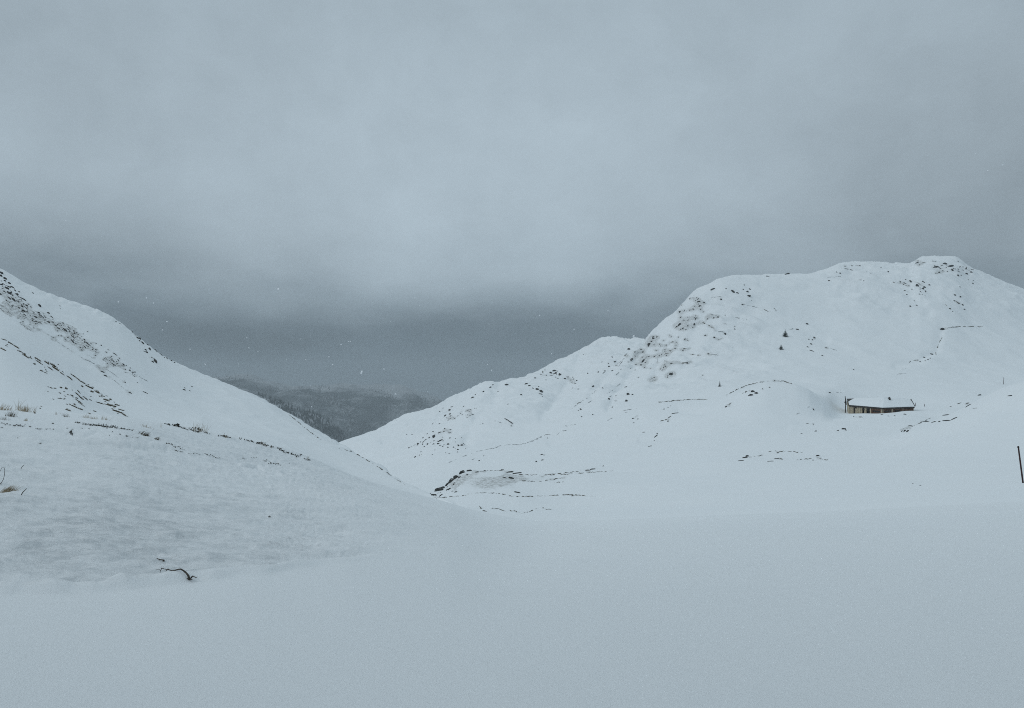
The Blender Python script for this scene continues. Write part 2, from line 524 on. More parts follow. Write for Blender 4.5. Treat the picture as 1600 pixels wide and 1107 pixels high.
B_rows = [
    row(26, [(300, 880), (690, 836), (860, 845), (1000, 838), (1300, 824), (1600, 808), (2100, 790), (3000, 770)]),
    row(34, [(300, 850), (690, 808), (860, 816), (1000, 811), (1300, 797), (1600, 780), (2100, 766), (3000, 740)]),
    row(60, [(300, 830), (690, 797), (860, 796), (1000, 787), (1300, 766), (1600, 752), (2100, 735), (3000, 700)]),
    row(100, [(300, 815), (640, 792), (690, 782), (760, 773), (800, 772), (860, 775), (930, 769), (1000, 760), (1300, 733), (1450, 722), (1600, 712), (2100, 670), (3000, 620)]),
    row(128, [(300, 812), (640, 795), (668, 786), (682, 777), (700, 757), (714, 742), (724, 736), (745, 734), (780, 735.5), (810, 741), (860, 743), (930, 736), (985, 736),
              (1050, 733), (1150, 720), (1300, 712), (1390, 704), (1450, 690), (1520, 668), (1600, 648), (1700, 620), (2100, 560), (3000, 500)]),
    row(152, [(300, 808), (640, 780), (690, 771), (730, 758), (860, 750), (930, 745), (1000, 733), (1130, 714), (1300, 699), (1370, 692), (1395, 684), (1412, 673), (1430, 664), (1460, 656),
              (1500, 639), (1540, 617), (1570, 604), (1600, 595), (1700, 562), (2100, 470), (3000, 400)]),
    row(178, [(300, 804), (640, 770), (690, 763), (860, 740), (1000, 718), (1130, 699), (1300, 684), (1395, 680), (1460, 670), (1540, 640), (1600, 615), (1700, 585), (2100, 500), (3000, 430)]),
    row(230, [(300, 796), (535, 775), (640, 757), (690, 748), (860, 722), (1000, 697), (1130, 668), (1200, 660), (1260, 662), (1320, 661), (1400, 660), (1600, 660), (1800, 640), (2200, 580), (3000, 500)]),
    row(272, [(300, 790), (640, 745), (690, 732), (860, 703), (1000, 668), (1080, 640), (1130, 623), (1155, 613), (1180, 603), (1200, 598.5), (1240, 600), (1260, 607), (1285, 628), (1305, 646),
              (1330, 644.3), (1375, 642.6), (1430, 640.3), (1500, 645), (1600, 645), (2200, 600), (3000, 540)], lambda x: 272 + 26 * float(smooth(1285, 1318, x) * (1 - smooth(1440, 1480, x)))),
    row(312, [(300, 780), (640, 732), (690, 715), (860, 685), (1000, 645), (1080, 628), (1130, 616), (1200, 606), (1240, 608), (1270, 612), (1290, 617), (1310, 632), (1340, 642), (1375, 643),
              (1430, 640), (1500, 636), (1600, 632), (2200, 610), (3000, 560)]),
    row(350, [(300, 770), (535, 752), (640, 716), (690, 695), (860, 664), (1000, 629), (1080, 612), (1130, 604), (1200, 597), (1300, 603), (1375, 611), (1430, 613), (1500, 612), (1600, 615), (2200, 610), (3000, 570)]),
    row(410, [(300, 760), (430, 752), (535, 729), (640, 692), (690, 670), (770, 640), (860, 636), (930, 618), (1000, 600), (1060, 585), (1130, 578), (1200, 572), (1320, 576), (1430, 582), (1600, 594), (2200, 605), (3000, 580)]),
    Bsil,
    ('behind', 1.05, 0.12), ('behind', 1.3, 0.45),
]


# gullies and folds of the mountain flank (photo lines, depth in metres, half width)
FOLDS = [([(1008, 541), (1000, 560), (984, 588), (962, 616), (950, 640)], 3.4, 7), ([(1066, 492), (1046, 530), (1030, 566), (1020, 600)], 2.4, 7),
         ([(975, 560), (955, 580), (938, 600), (925, 620)], 2.6, 6), ([(1120, 452), (1100, 490), (1085, 520), (1078, 560)], 2.0, 8),
         ([(905, 560), (893, 585), (880, 615), (850, 650)], 2.4, 8), ([(780, 602), (770, 630), (745, 655), (730, 690)], 2.2, 8),
         ([(1160, 480), (1200, 490), (1240, 510), (1290, 530)], 1.8, 7), ([(1330, 430), (1370, 440), (1420, 462), (1450, 490)], 2.0, 8),
         ([(1190, 445), (1240, 452), (1300, 446)], 1.6, 6), ([(700, 640), (680, 660), (650, 680), (600, 694)], 1.8, 7),
         ([(1060, 640), (1100, 645), (1140, 632), (1160, 622)], 1.2, 6), ([(1000, 690), (1060, 684), (1130, 676), (1230, 668)], 0.7, 5),
         ([(860, 690), (900, 676), (950, 662), (1000, 655)], 1.0, 6), ([(1470, 516), (1462, 545), (1440, 562), (1400, 572)], 1.4, 6)]


def B_relief(X, Y, PX, PY):
    amp = Y * smooth(26, 60, Y)
    dz = 0.0052 * amp * fbm(X * 0.022, Y * 0.022, 71, 5)
    for line, dep, wd in FOLDS:
        x0 = min(p[0] for p in line) - 3 * wd; x1 = max(p[0] for p in line) + 3 * wd
        msk = (PX > x0) & (PX < x1) & (Y > 100)
        dd = segdist(PX[msk] + 3 * fbm(PX[msk] / 14, PY[msk] / 14, 61, 2), PY[msk], line)
        dz[msk] -= 0.7 * dep * np.exp(-(dd / wd) ** 2)
    # broken, gullied flank
    m = smooth(900, 1000, PX) * (1 - smooth(1120, 1260, PX)) * smooth(440, 470, PY) * (1 - smooth(620, 660, PY))
    m2 = smooth(540, 600, PX) * (1 - smooth(1000, 1100, PX)) * (1 - smooth(700, 740, PY))
    m3 = smooth(1280, 1330, PX) * (1 - smooth(460, 520, PY)) * 0.7
    mm = np.clip(m + 0.65 * m2 + m3, 0, 1) * smooth(300, 380, Y)
    u = X * 0.8 - Y * 0.6; v = X * 0.6 + Y * 0.8
    dz += mm * (4.2 * ridged(u * 0.026, v * 0.05, 83, 5) + 1.3 * fbm(u * 0.11, v * 0.05, 87, 4))
    dz += 0.8 * ridged(X * 0.035 + Y * .01, Y * 0.02, 93, 4) * smooth(300, 400, Y)
    dz += 0.22 * fbm(X * 0.10, Y * 0.05, 95, 4) * smooth(40, 90, Y) * (1 - smooth(250, 330, Y))
    # rim crust on the skyline
    sy = pchip1([p[0] for p in Bsil], [p[1] for p in Bsil], PX[0])[None, :]
    e = PY - sy
    dz += 0.8 * np.exp(-(e / 4.0) ** 2) * fbm(PX / 9.0, PY / 3.0, 97, 5, .6) * smooth(640, 720, PX) * smooth(330, 400, Y)
    return dz


def B_thin_shade(X, Y, PX, PY):
    k = np.exp(-(((PX - 765) / 55.0) ** 2 + ((PY - 757) / 15.0) ** 2)) * (Y < 140)
    k2 = np.exp(-(((PX - 850) / 90.0) ** 2 + ((PY - 746) / 5.0) ** 2)) * (Y < 140) * 0.7
    f = smooth(960, 1010, PX) * (1 - smooth(1090, 1190, PX)) * smooth(450, 480, PY) * (1 - smooth(600, 640, PY)) * 0.56  # grey specks on the shoulder, partly painted shade of its fine folds
    f2 = np.exp(-(((PX - 720) / 60) ** 2 + ((PY - 670) / 25.0) ** 2)) * 0.3
    f3 = np.exp(-(((PX - 1440) / 90) ** 2 + ((PY - 425) / 22.0) ** 2)) * 0.3
    return np.clip(1.15 * k + k2 + f + f2 + f3, 0, 1)


colsB = np.concatenate([np.linspace(300, 520, 30)[:-1], np.linspace(520, 1640, 620)[:-1], np.linspace(1640, 3000, 110)])
terrain('mountain', colsB, B_rows, [10, 16, 16, 30, 14, 12, 18, 26, 24, 22, 30, 190, 12, 12], B_relief, M_snow_far,
        {'rough': lambda X, Y, a, b: 0.10 + 0 * X, 'thin': B_thin_shade})

# ------------------------------------------------------------------ far wooded mountains across the main valley
def far_material(name):
    m, nt, b = new_mat(name)
    geo = N(nt, 'ShaderNodeNewGeometry'); pos = geo.outputs['Position']
    n1 = noise_tex(nt, pos, 0.004, 6, 0.6)
    mp = N(nt, 'ShaderNodeMapping'); mp.inputs['Scale'].default_value = (1.0, 0.4, 0.6); mp.inputs['Rotation'].default_value = (0, 0.6, 0.3)
    nt.links.new(pos, mp.inputs['Vector'])
    n2 = noise_tex(nt, mp.outputs[0], 0.011, 7, 0.7)
    n3 = noise_tex(nt, pos, 0.07, 4, 0.7)
    at = N(nt, 'ShaderNodeAttribute', attribute_name='wood')
    s = math_node(nt, 'ADD', math_node(nt, 'MULTIPLY', n1, 0.5), math_node(nt, 'MULTIPLY', n2, 0.5))
    s = math_node(nt, 'ADD', s, math_node(nt, 'MULTIPLY', math_node(nt, 'SUBTRACT', n3, 0.5), 0.25))
    f = math_node(nt, 'ADD', math_node(nt, 'MULTIPLY', at.outputs['Fac'], 1.15), math_node(nt, 'MULTIPLY', math_node(nt, 'SUBTRACT', s, 0.5), 6.0))
    f = math_node(nt, 'SUBTRACT', f, 0.25, clamp=True)
    col = mixrgb(nt, f, (0.30, 0.315, 0.33), (0.03, 0.038, 0.04))
    nt.links.new(col, b.inputs['Base Color']); b.inputs['Roughness'].default_value = 0.9
    b.inputs['Specular IOR Level'].default_value = 0.1
    return m


M_far = far_material('far_slopes')


def E_wood(X, Y, PX, PY):
    top = np.interp(PX, [250, 330, 370, 440, 490, 560, 620, 690, 800], [585, 583, 586, 598, 602, 601, 611, 624, 640])
    return smooth(-6, 10, PY - top - 6 * fbm(PX / 22, PY / 14, 5, 3))


colsE = np.linspace(-300, 1500, 420)
terrain('far_mountain', colsE, [
    row(2700, [(-300, 760), (400, 760), (600, 770), (1500, 770)]),
    row(3300, [(-300, 690), (400, 690), (600, 700), (760, 715), (1500, 750)]),
    row(4000, [(-300, 600), (300, 604), (450, 622), (560, 640), (640, 648), (760, 680), (1500, 730)]),
    row(4500, [(-300, 580), (300, 590), (450, 606), (560, 612), (640, 620), (700, 640), (760, 664), (1500, 720)]),
    row(4900, [(-300, 560), (250, 580), (330, 583), (380, 586), (440, 594), (490, 598), (560, 597), (620, 603), (660, 611), (700, 626), (760, 652), (900, 690), (1500, 700)]),
    ('behind', 1.06, 0.3), ('behind', 1.08, 0.5)], [30, 40, 40, 40, 10, 6],
    lambda X, Y, PX, PY: 38 * ridged(X * 0.0022 + Y * .0006, Y * 0.0010, 111, 6) + 16 * fbm(X * 0.012, Y * 0.006, 115, 5) - 22, M_far, {'wood': E_wood})
terrain('wooded_spur', np.linspace(100, 900, 220), [
    row(1700, [(100, 720), (300, 720), (560, 760), (900, 800)]),
    row(2200, [(100, 590), (300, 600), (400, 616), (440, 630), (465, 641), (490, 645), (520, 665), (545, 690), (600, 722), (900, 790)]),
    ('behind', 1.1, 0.35), ('behind', 1.25, 0.5)], [60, 10, 8],
    lambda X, Y, PX, PY: 9 * ridged(X * 0.004, Y * 0.003, 121, 5) + 4 * fbm(X * 0.02, Y * 0.02, 125, 4), M_far,
    {'wood': lambda X, Y, PX, PY: 0.62 + 0.25 * fbm(PX / 16, PY / 10, 9, 3)})

# valley floor sheet out to the horizon, and the snow we stand on behind the viewer
vb = MB(); Z0 = -470.0
vb.add([(-9000, -2500, Z0), (9000, -2500, Z0), (9000, 6200, Z0), (-9000, 6200, Z0)], [(0, 1, 2, 3)])
tag(vb.build('valley_floor', M_snow_far), kind='structure')
gx = np.linspace(-90, 90, 61); gy = np.linspace(-90, 7, 40)
gv = []; gf = []
for j, y in enumerate(gy):
    for i, x in enumerate(gx):
        base = -0.16 - 0.03 * max(0, abs(x) - 20) - 0.02 * max(0, -y - 15)
        gv.append((x, y, base + 0.04 * math.sin(x * .3) * math.cos(y * .27)))
for j in range(len(gy) - 1):
    for i in range(len(gx) - 1):
        a = j * len(gx) + i; gf.append((a, a + 1, a + 1 + len(gx), a + len(gx)))
tag(link('snow_ground', mesh('snow_ground', gv, gf), M_snow, smooth=True), kind='structure')
# ------------------------------------------------------------------ rocks and turf showing through the snow
# marks read off the photograph: x1,y1,x2,y2,thickness in an enlargement (origin, scale)
MARKS = {
 'a': (0, 420, 10.0, """0,60,35,90,40 0,110,30,130,35 50,150,95,170,40 60,190,90,200,25 120,225,160,240,30 0,250,40,260,25 30,230,60,250,15 85,290,130,340,30 125,260,150,320,20 130,400,175,370,35 110,360,140,380,20 170,270,210,320,30 220,330,250,360,20 240,400,290,410,30 285,360,310,375,18 340,430,385,530,22 40,350,90,375,15 20,310,60,320,10 0,390,20,420,20 90,480,105,510,15 120,440,170,490,20 180,450,240,520,28 260,510,300,505,18 140,530,160,530,10 320,490,340,500,12 280,440,300,450,15 330,580,360,610,24 400,570,430,590,28 430,550,455,570,14 475,590,495,610,14 280,600,310,630,14 330,650,390,680,28 410,670,440,685,14 350,700,400,735,10 400,610,430,640,12 240,595,265,600,10 190,570,215,585,10 165,600,180,605,8 130,565,145,575,8 505,375,525,395,16 605,565,635,605,32 590,690,615,695,22 510,680,540,690,14 515,710,535,715,12 510,740,590,770,20 545,760,575,775,18 620,720,640,740,14 650,750,685,770,16 700,760,720,770,10 735,690,770,705,24 780,735,830,775,16 690,800,705,815,14 740,825,780,860,18 810,830,835,850,14 820,795,830,800,10 850,880,890,905,20 890,870,910,880,10 920,850,940,860,10 945,880,965,895,12 975,860,1030,880,12 900,935,945,945,16 890,970,900,980,12 985,940,1040,970,20 1020,960,1050,990,12 1090,890,1140,920,12 1060,915,1085,930,12 1180,945,1195,945,8 1150,985,1180,1030,12 1110,1005,1125,1010,10 1045,1070,1065,1085,14 1140,1055,1160,1085,16 1355,990,1380,990,14 930,580,940,590,10 935,620,945,625,10 830,1075,845,1085,12 905,1045,920,1055,8 950,1050,965,1055,8 1295,1020,1305,1025,8 500,780,530,800,8 560,820,580,840,8 610,840,650,865,10 515,925,530,935,12 560,910,620,960,12 605,955,618,965,10 455,870,475,880,12 345,825,370,835,12 350,880,400,910,10 420,930,440,940,8 310,845,325,855,8 100,630,140,680,8 140,690,190,720,8 110,715,165,755,10 40,655,60,680,14 0,570,60,600,6 260,770,300,780,8 0,625,30,640,6""",
   "690,1005 760,1040 830,1085;440,940 490,970 540,1000;300,600 380,650 430,690"),
 'b': (0, 530, 7.273, """600,5,640,15,8 740,10,750,15,12 800,0,850,60,14 850,45,870,60,10 830,10,840,20,14 950,20,1030,80,10 940,70,980,105,10 1045,115,1060,125,12 1080,120,1100,130,10 905,90,915,100,12 915,125,940,130,10 1085,45,1095,55,10 1145,70,1155,80,12 950,0,965,15,14 1275,155,1330,190,10 1350,215,1360,225,12 1220,120,1240,130,8 1195,210,1240,250,8 1165,230,1180,245,10 1215,280,1225,285,10 1280,245,1300,265,10 1265,275,1310,305,12 1345,290,1380,320,6 1395,285,1410,300,14 1470,355,1480,365,16 1475,325,1485,335,10 1505,375,1530,385,12 1335,230,1345,240,8 1210,320,1215,325,9 1110,315,1140,340,12 1145,360,1180,390,14 1190,405,1205,440,16 1415,490,1425,500,14 1465,600,1490,630,12""",
   "620,10 690,60 740,90 800,130 830,155;900,195 950,230 1000,245 1100,300;1000,185 1060,220;1200,340 1300,405 1400,480;1250,440 1320,490 1430,580"),
 'f': (120, 440, 6.15, """525,485,540,490,10 555,515,560,520,10 570,540,590,550,18 595,545,610,560,14 600,570,605,580,12 620,585,640,600,16 670,605,690,615,12 655,655,665,665,16 690,640,705,660,18 660,680,680,690,16 640,670,650,675,8 745,655,775,680,10 790,680,830,700,10 835,715,845,720,10 860,735,870,745,12 905,760,915,768,12 930,780,945,785,12 720,770,735,780,18 740,755,765,785,24 715,730,725,735,10 735,745,750,750,12 410,405,425,415,8 370,385,385,392,8 1020,1040,1045,1050,12 1035,1020,1040,1030,10 1100,1010,1110,1015,10 1080,1050,1090,1055,10 500,1060,525,1085,12 630,1050,680,1090,10""",
   "590,910 640,940 700,970"),
 'w': (300, 520, 3.81, "", "575,488 640,540 700,590 770,640;840,675 870,690 950,708 1020,745 1100,795 1200,862 1280,915"),
 'k': (660, 720, 5.333, """80,300,110,280,14 110,275,160,230,24 140,240,185,225,20 190,215,230,190,14 230,185,260,160,24 260,155,300,135,22 310,115,350,95,20 320,105,345,100,14 370,90,410,85,14 370,118,380,122,10 300,140,320,145,10 255,200,275,195,10 215,240,240,238,10 270,258,290,268,8 245,255,255,258,7 140,300,170,285,8 200,250,215,240,8 440,100,470,95,7 510,88,525,88,8 655,75,675,82,8 700,92,760,105,10 750,100,830,115,10 670,140,700,150,8 720,140,755,160,14 765,262,815,272,10 1360,95,1400,70,8 1400,70,1440,78,10 1505,45,1510,50,9""",
   "440,95 520,88 620,82 700,92 830,118 1000,122 1150,108 1300,92 1370,82;1000,125 1200,115 1380,100 1600,88;760,165 850,170 960,175 1080,160 1180,140;1100,185 1180,178;110,312 200,308 370,288;390,275 520,268 640,275 760,300 900,300 1100,290 1240,285 1450,300;1240,292 1260,293"),
 'c': (820, 520, 6.15, """1185,105,1205,130,26 1210,80,1225,90,14 1225,60,1250,55,14 1230,40,1240,50,16 1265,40,1275,45,12 1240,115,1245,120,8 1130,180,1140,200,12 1110,160,1120,165,10 990,160,1010,162,16 960,215,970,222,10 970,205,985,210,8 1010,275,1040,245,16 1055,225,1065,230,8 1130,290,1145,265,20 1115,310,1122,315,12 1150,260,1180,225,6 735,283,745,288,10 800,293,806,298,8 855,280,865,285,12 835,230,845,240,8 835,375,845,360,10 805,325,815,330,12 765,368,775,372,10 700,378,715,384,12 600,390,610,395,10 735,410,800,345,6 880,310,975,230,6 900,325,945,270,6 1075,200,1100,185,6 875,410,910,378,5 560,205,570,215,8 1345,322,1360,325,8 1400,305,1420,290,10 1425,285,1470,285,6 1340,210,1385,200,8 1380,175,1410,175,8 1440,150,1450,160,8 1400,95,1450,85,8 1240,240,1250,220,8 1275,290,1280,230,6 1280,230,1300,210,6 1395,400,1415,405,24 1415,385,1425,395,10 1200,450,1250,430,5 1210,465,1260,455,5 1240,430,1248,434,8 645,520,665,515,14 745,530,750,533,9 645,590,690,555,6 860,540,920,485,5 790,585,850,550,6 800,640,815,640,16 810,620,840,605,5 960,525,980,520,8 985,588,1005,595,16 1030,595,1040,600,14 970,657,985,660,18 875,605,880,608,9 845,655,890,657,4 838,718,848,720,13 650,788,656,792,11 540,805,550,815,9 530,735,545,740,14 512,745,516,752,8 500,690,550,660,7 550,655,610,628,6 440,740,500,695,4 580,690,650,655,5 790,850,845,820,5 945,750,1085,728,5 950,770,985,765,4 1030,830,1050,825,12 1085,830,1090,835,12 1060,805,1090,800,6 1045,855,1048,880,5 1290,668,1294,671,9 1320,665,1400,658,5 1400,655,1476,645,5 1335,735,1342,740,12 1375,720,1380,725,8 1400,705,1404,708,8 1300,850,1370,835,8 1370,830,1410,800,10 1410,800,1470,755,9 1375,850,1380,860,12 1245,1010,1280,980,12 1270,970,1275,975,10 1240,1040,1248,1042,8 1130,960,1155,958,4 1210,1090,1216,1095,12 1185,1100,1200,1098,8 240,385,260,390,14 265,365,310,375,20 290,385,305,392,14 330,400,345,408,18 380,440,390,450,14 465,445,475,450,9 495,460,506,465,12 420,445,460,460,5 440,480,470,490,4 170,370,180,410,8 150,400,160,405,8 205,410,212,414,8 95,435,105,440,12 200,455,208,458,8 190,358,200,362,8 295,428,302,432,9 240,480,270,470,6 0,490,25,500,16 40,505,50,520,14 70,530,85,540,8 110,540,130,550,18 150,555,170,575,24 140,580,165,605,14 130,518,137,522,8 15,560,45,555,6 170,615,175,620,6""",
   "0,1065 80,1045 150,1010 210,980 260,978;300,990 350,945 420,940;360,895 400,900 460,888 520,880"),
 'd': (600, 560, 6.15, """1165,255,1195,258,20 1015,285,1030,275,14 1040,260,1050,255,10 1090,325,1100,320,6 1310,352,1325,356,14 840,385,865,375,12 950,325,965,318,12 875,350,880,352,9 640,470,665,466,6 615,500,645,498,16 580,550,600,556,16 625,540,640,532,9 530,515,540,512,9 760,465,770,462,9 840,545,858,538,10 720,520,800,505,4 800,505,830,515,5 605,605,645,575,7 675,585,690,575,8 795,568,802,572,7 460,640,485,612,5 520,635,540,630,4 560,482,572,480,7 420,725,412,730,8 440,765,435,770,18 465,705,480,705,8 470,735,490,775,24 480,790,482,800,10 480,825,484,832,10 530,815,550,775,18 515,835,525,815,14 535,845,545,835,10 520,720,545,710,8 560,710,600,695,7 580,675,588,680,12 630,690,650,685,8 620,715,630,720,8 630,765,638,775,12 610,830,628,828,16 610,855,618,860,10 665,855,672,860,12 705,830,725,850,14 735,838,758,838,16 705,878,715,882,13 703,902,710,906,11 685,805,690,808,8 685,770,690,775,7 415,825,425,830,16 380,800,375,815,10 370,830,375,835,8 385,850,390,855,12 350,805,354,808,9 322,822,330,826,14 370,770,380,760,10 395,785,410,780,7 235,870,240,855,9 245,860,300,830,5 293,950,305,955,14 335,937,365,920,7 488,882,492,886,10 985,605,1060,595,7 1060,600,1160,630,5 1150,575,1200,600,9 1195,600,1240,630,9 1215,645,1240,660,5 890,650,960,625,5 1180,445,1205,440,5 1510,940,1525,915,12 1515,985,1530,975,14 1460,1000,1468,995,14 1540,940,1545,925,5 1570,768,1575,770,10 840,975,900,965,4 910,985,918,990,12 950,945,965,935,6""",
   "740,950 810,930 870,905 950,885;950,885 1060,865 1120,842 1200,832 1310,830 1370,815 1450,785 1540,740 1599,735;620,1005 720,960"),
 'e': (980, 400, 4.6125, """600,250,630,235,10 755,250,770,268,12 785,265,802,272,9 860,260,870,262,14 832,242,840,246,8 840,210,846,213,7 880,235,888,248,8 870,290,884,294,18 710,236,716,240,7 670,312,682,316,9 505,335,525,330,9 515,365,528,360,8 545,337,560,340,9 484,365,490,362,7 490,320,496,323,6 450,395,455,390,7 435,445,440,440,5 376,408,384,404,14 380,450,390,440,7 370,505,390,490,16 350,520,365,505,8 395,530,405,520,8 400,470,410,465,7 435,468,445,462,6 480,500,485,490,9 470,515,475,520,5 490,460,498,445,6 705,428,708,430,7 650,440,660,445,9 620,450,626,445,6 575,440,600,430,4 600,420,650,430,4 770,528,778,530,8 773,508,778,510,6 702,562,710,566,11 622,588,632,592,10 655,605,685,598,5 555,575,570,572,6 690,488,720,495,5 540,480,600,505,5 600,510,630,525,5 525,485,550,480,4 760,442,840,455,4 830,465,870,460,4 825,350,835,352,8 850,312,950,335,4 840,350,950,375,4 970,380,1020,405,5 1055,375,1075,400,5 600,300,680,295,4 1340,600,1355,600,5 1305,600,1312,607,6 1320,635,1330,640,11 1345,585,1352,595,10 1295,657,1306,660,8 1312,680,1350,692,7 1330,610,1340,605,8 1288,492,1304,494,12 1218,530,1236,535,10 1165,530,1215,526,4 1430,662,1436,665,7 1400,718,1412,722,6 1448,985,1470,988,7 640,545,690,545,4 300,685,350,665,6 400,672,450,668,5 460,710,520,716,5 580,705,590,708,8 600,712,660,715,4 755,658,780,660,5 390,775,460,765,6 430,770,436,776,8 540,860,550,862,5 895,980,915,980,14 918,990,942,992,14 885,1005,905,1005,14 875,1008,880,1010,8 972,960,980,962,8 1022,948,1030,950,8 1060,900,1064,902,8 830,990,885,970,6 708,1090,720,1085,9 735,1075,755,1060,5 1140,125,1170,140,12 1090,122,1112,120,6 1005,148,1010,150,9 1018,148,1022,152,7 1450,180,1460,182,8""",
   "710,1008 790,965 860,935 950,912 1060,900;1060,902 1130,905 1200,930;230,1055 350,1045 470,1035 600,1035"),
 'm': (1280, 390, 5.0, """745,115,790,95,8 760,90,785,88,6 770,130,790,115,6 895,140,930,140,18 870,92,915,94,6 970,112,995,115,14 1005,135,1050,130,16 1035,155,1045,170,12 950,128,970,125,7 930,180,945,182,10 960,168,972,170,8 1000,172,1004,176,7 1080,170,1095,172,8 1080,200,1088,210,10 1105,200,1110,206,7 1140,190,1160,192,14 1180,178,1195,182,12 1145,150,1152,155,10 1098,135,1105,140,8 1080,92,1090,95,6 800,105,830,100,5 905,190,940,182,5 160,185,168,190,10 185,150,250,160,7 240,160,262,165,8 180,130,320,128,5 315,126,322,130,7 480,140,486,143,7 535,175,545,178,9 130,175,140,180,6 345,245,350,250,7 310,240,330,240,5 570,255,600,265,6 640,265,690,290,6 705,245,725,258,12 760,278,775,290,14 755,255,790,275,5 800,305,815,312,10 800,245,825,262,7 815,292,830,300,9 825,325,835,330,9 855,275,865,280,10 680,350,690,358,8 720,385,750,408,5 705,443,715,447,11 758,438,766,442,10 660,320,690,330,5 1095,293,1103,296,8 1195,265,1202,270,10 1160,238,1170,240,6 1200,240,1205,245,6 1052,355,1066,358,10 1098,368,1106,372,10 1050,400,1062,405,8 1065,405,1090,420,5 1086,420,1094,424,9 1115,432,1124,438,11 1130,468,1140,472,10 1018,462,1026,468,10 1040,484,1044,487,7 975,420,1000,445,5 945,628,975,626,18 985,620,1010,615,5 870,818,888,824,12 810,843,826,847,9 845,860,855,862,7 785,877,795,880,6 825,870,832,873,7 865,850,870,853,8 910,800,915,840,5 765,865,772,868,7 265,945,272,938,7 610,975,680,970,4 640,938,680,935,4 50,768,60,772,8 60,770,155,795,4 20,830,30,833,7 360,168,450,210,4 60,220,190,210,4""",
   "940,650 960,690 940,720 925,760 920,790;700,885 720,868 760,865;1000,615 1080,604 1200,602 1280,606"),
 'n': (1280, 560, 5.0, """140,565,152,570,10 185,550,200,562,20 200,562,216,565,8 640,575,655,570,10 660,560,680,580,14 685,565,700,580,16 645,555,690,545,6 690,540,725,520,8 790,510,880,485,7 880,510,910,490,10 935,495,945,498,10 960,490,1030,488,8 1030,485,1080,462,8 960,460,1020,432,9 1140,380,1195,362,9 1145,358,1170,348,6 1195,395,1232,390,6 1240,292,1265,288,10 1475,296,1505,293,9 730,975,733,985,5 780,993,800,996,5 75,268,90,270,7 130,268,185,272,4 268,455,272,460,8 290,458,345,462,6 480,440,500,443,6 530,450,550,455,5 585,448,592,456,8 655,438,680,442,9""",
   "1000,390 1060,368 1110,345;700,545 770,515 890,460;0,785 70,798"),
 'o': (1000, 560, 4.706, """725,765,760,745,9 760,745,785,722,12 780,720,800,726,14 940,770,985,748,7 985,748,1030,735,7 1030,735,1050,745,5 1008,695,1018,702,10 1015,690,1060,684,5 940,688,1000,682,5 1295,722,1318,720,12 1268,750,1278,753,9 1285,535,1298,542,11 1140,415,1195,396,4 1225,365,1250,350,4 1270,370,1280,385,8 1220,480,1240,482,4 1270,475,1278,495,4 1180,555,1195,557,4 628,362,640,352,10 650,345,678,325,6""",
   "1060,684 1130,688 1200,698;1125,750 1220,742 1310,735;1330,738 1390,750;820,728 910,712"),
}
HEATH = (0, 530, 7.273, """10,0,80,20,8 90,40,150,70,14 150,75,210,110,12 200,135,250,155,12 60,75,80,85,8 0,105,60,135,12 250,185,330,215,14 260,170,290,180,16 330,210,360,225,10 390,220,460,250,16 400,260,470,270,10 380,285,400,295,14 505,265,560,290,16 560,280,640,325,18 600,320,660,370,22 540,330,600,350,10 510,350,530,360,10 440,355,500,375,10 490,375,540,395,8 680,390,730,410,12 760,425,810,460,12 800,400,860,440,10 860,440,900,470,10 900,475,970,515,12 970,530,1050,570,16 920,540,940,545,14 1030,600,1060,610,18 1080,595,1130,625,20 1120,650,1140,660,10 1150,640,1190,665,10 1180,680,1230,720,16 1230,720,1290,800,16 1250,685,1262,700,14 1290,715,1305,725,10 1320,735,1340,775,16 1350,790,1400,830,10 1280,800,1340,845,16 1330,820,1390,860,16 1380,850,1450,890,14 570,555,590,565,10 680,555,700,560,12 735,565,770,575,14 600,560,640,565,8 540,598,548,602,9 670,615,690,622,12 800,640,830,650,10 850,625,910,645,12 870,590,900,600,10 760,630,780,640,8 900,660,940,690,16 860,670,880,680,10 840,700,940,720,10 880,710,920,725,10 960,665,990,700,12 1010,690,1040,700,10 830,735,860,760,12 780,740,800,750,10 870,740,970,745,7 800,770,890,775,14 880,790,940,810,14 1090,720,1180,745,10 1180,745,1260,760,8 750,790,790,835,12 640,675,720,680,7 720,685,730,690,8 1000,850,1030,850,8 1060,820,1090,830,10 450,780,460,800,10 390,838,400,842,10 190,878,196,882,9""")

rocks = []          # (p0, p1, thickness) in photo pixels
streaks = []        # (polyline, thickness)
for key, (ox, oy, sc, txt, lines) in MARKS.items():
    for t in txt.split():
        x1, y1, x2, y2, th = (float(v) for v in t.split(','))
        if key == 'k': th *= 1.4
        a = (ox + x1 / sc, oy + y1 / sc); b = (ox + x2 / sc, oy + y2 / sc); th /= sc
        if key == 'e' and a[0] < 1060 and a[1] > 520: continue
        if key == 'o' and a[0] < 1060 and a[1] < 700: continue
        ln = math.hypot(b[0] - a[0], b[1] - a[1])
        if th < 1.35 and ln > 4.5: streaks.append(([a, b], th))
        else: rocks.append((a, b, th))
    for l in lines.split(';'):
        pts = [tuple(float(v) for v in p.split(',')) for p in l.split()]
        streaks.append(([(ox + x / sc, oy + y / sc) for x, y in pts], {'w': 4.2, 'k': 6.6}.get(key, 5.0) / sc))

streaks.append(([(749 , 791), (753.5, 798), (759, 799.8), (765, 797.5), (770.5, 794)], 2.1))
streaks.append(([(768, 795), (780, 795.5), (789, 799.5), (802, 798.4), (815, 802.6), (828, 799.6), (840, 794.5), (847, 794), (855, 796.5), (865, 796)], 1.7))
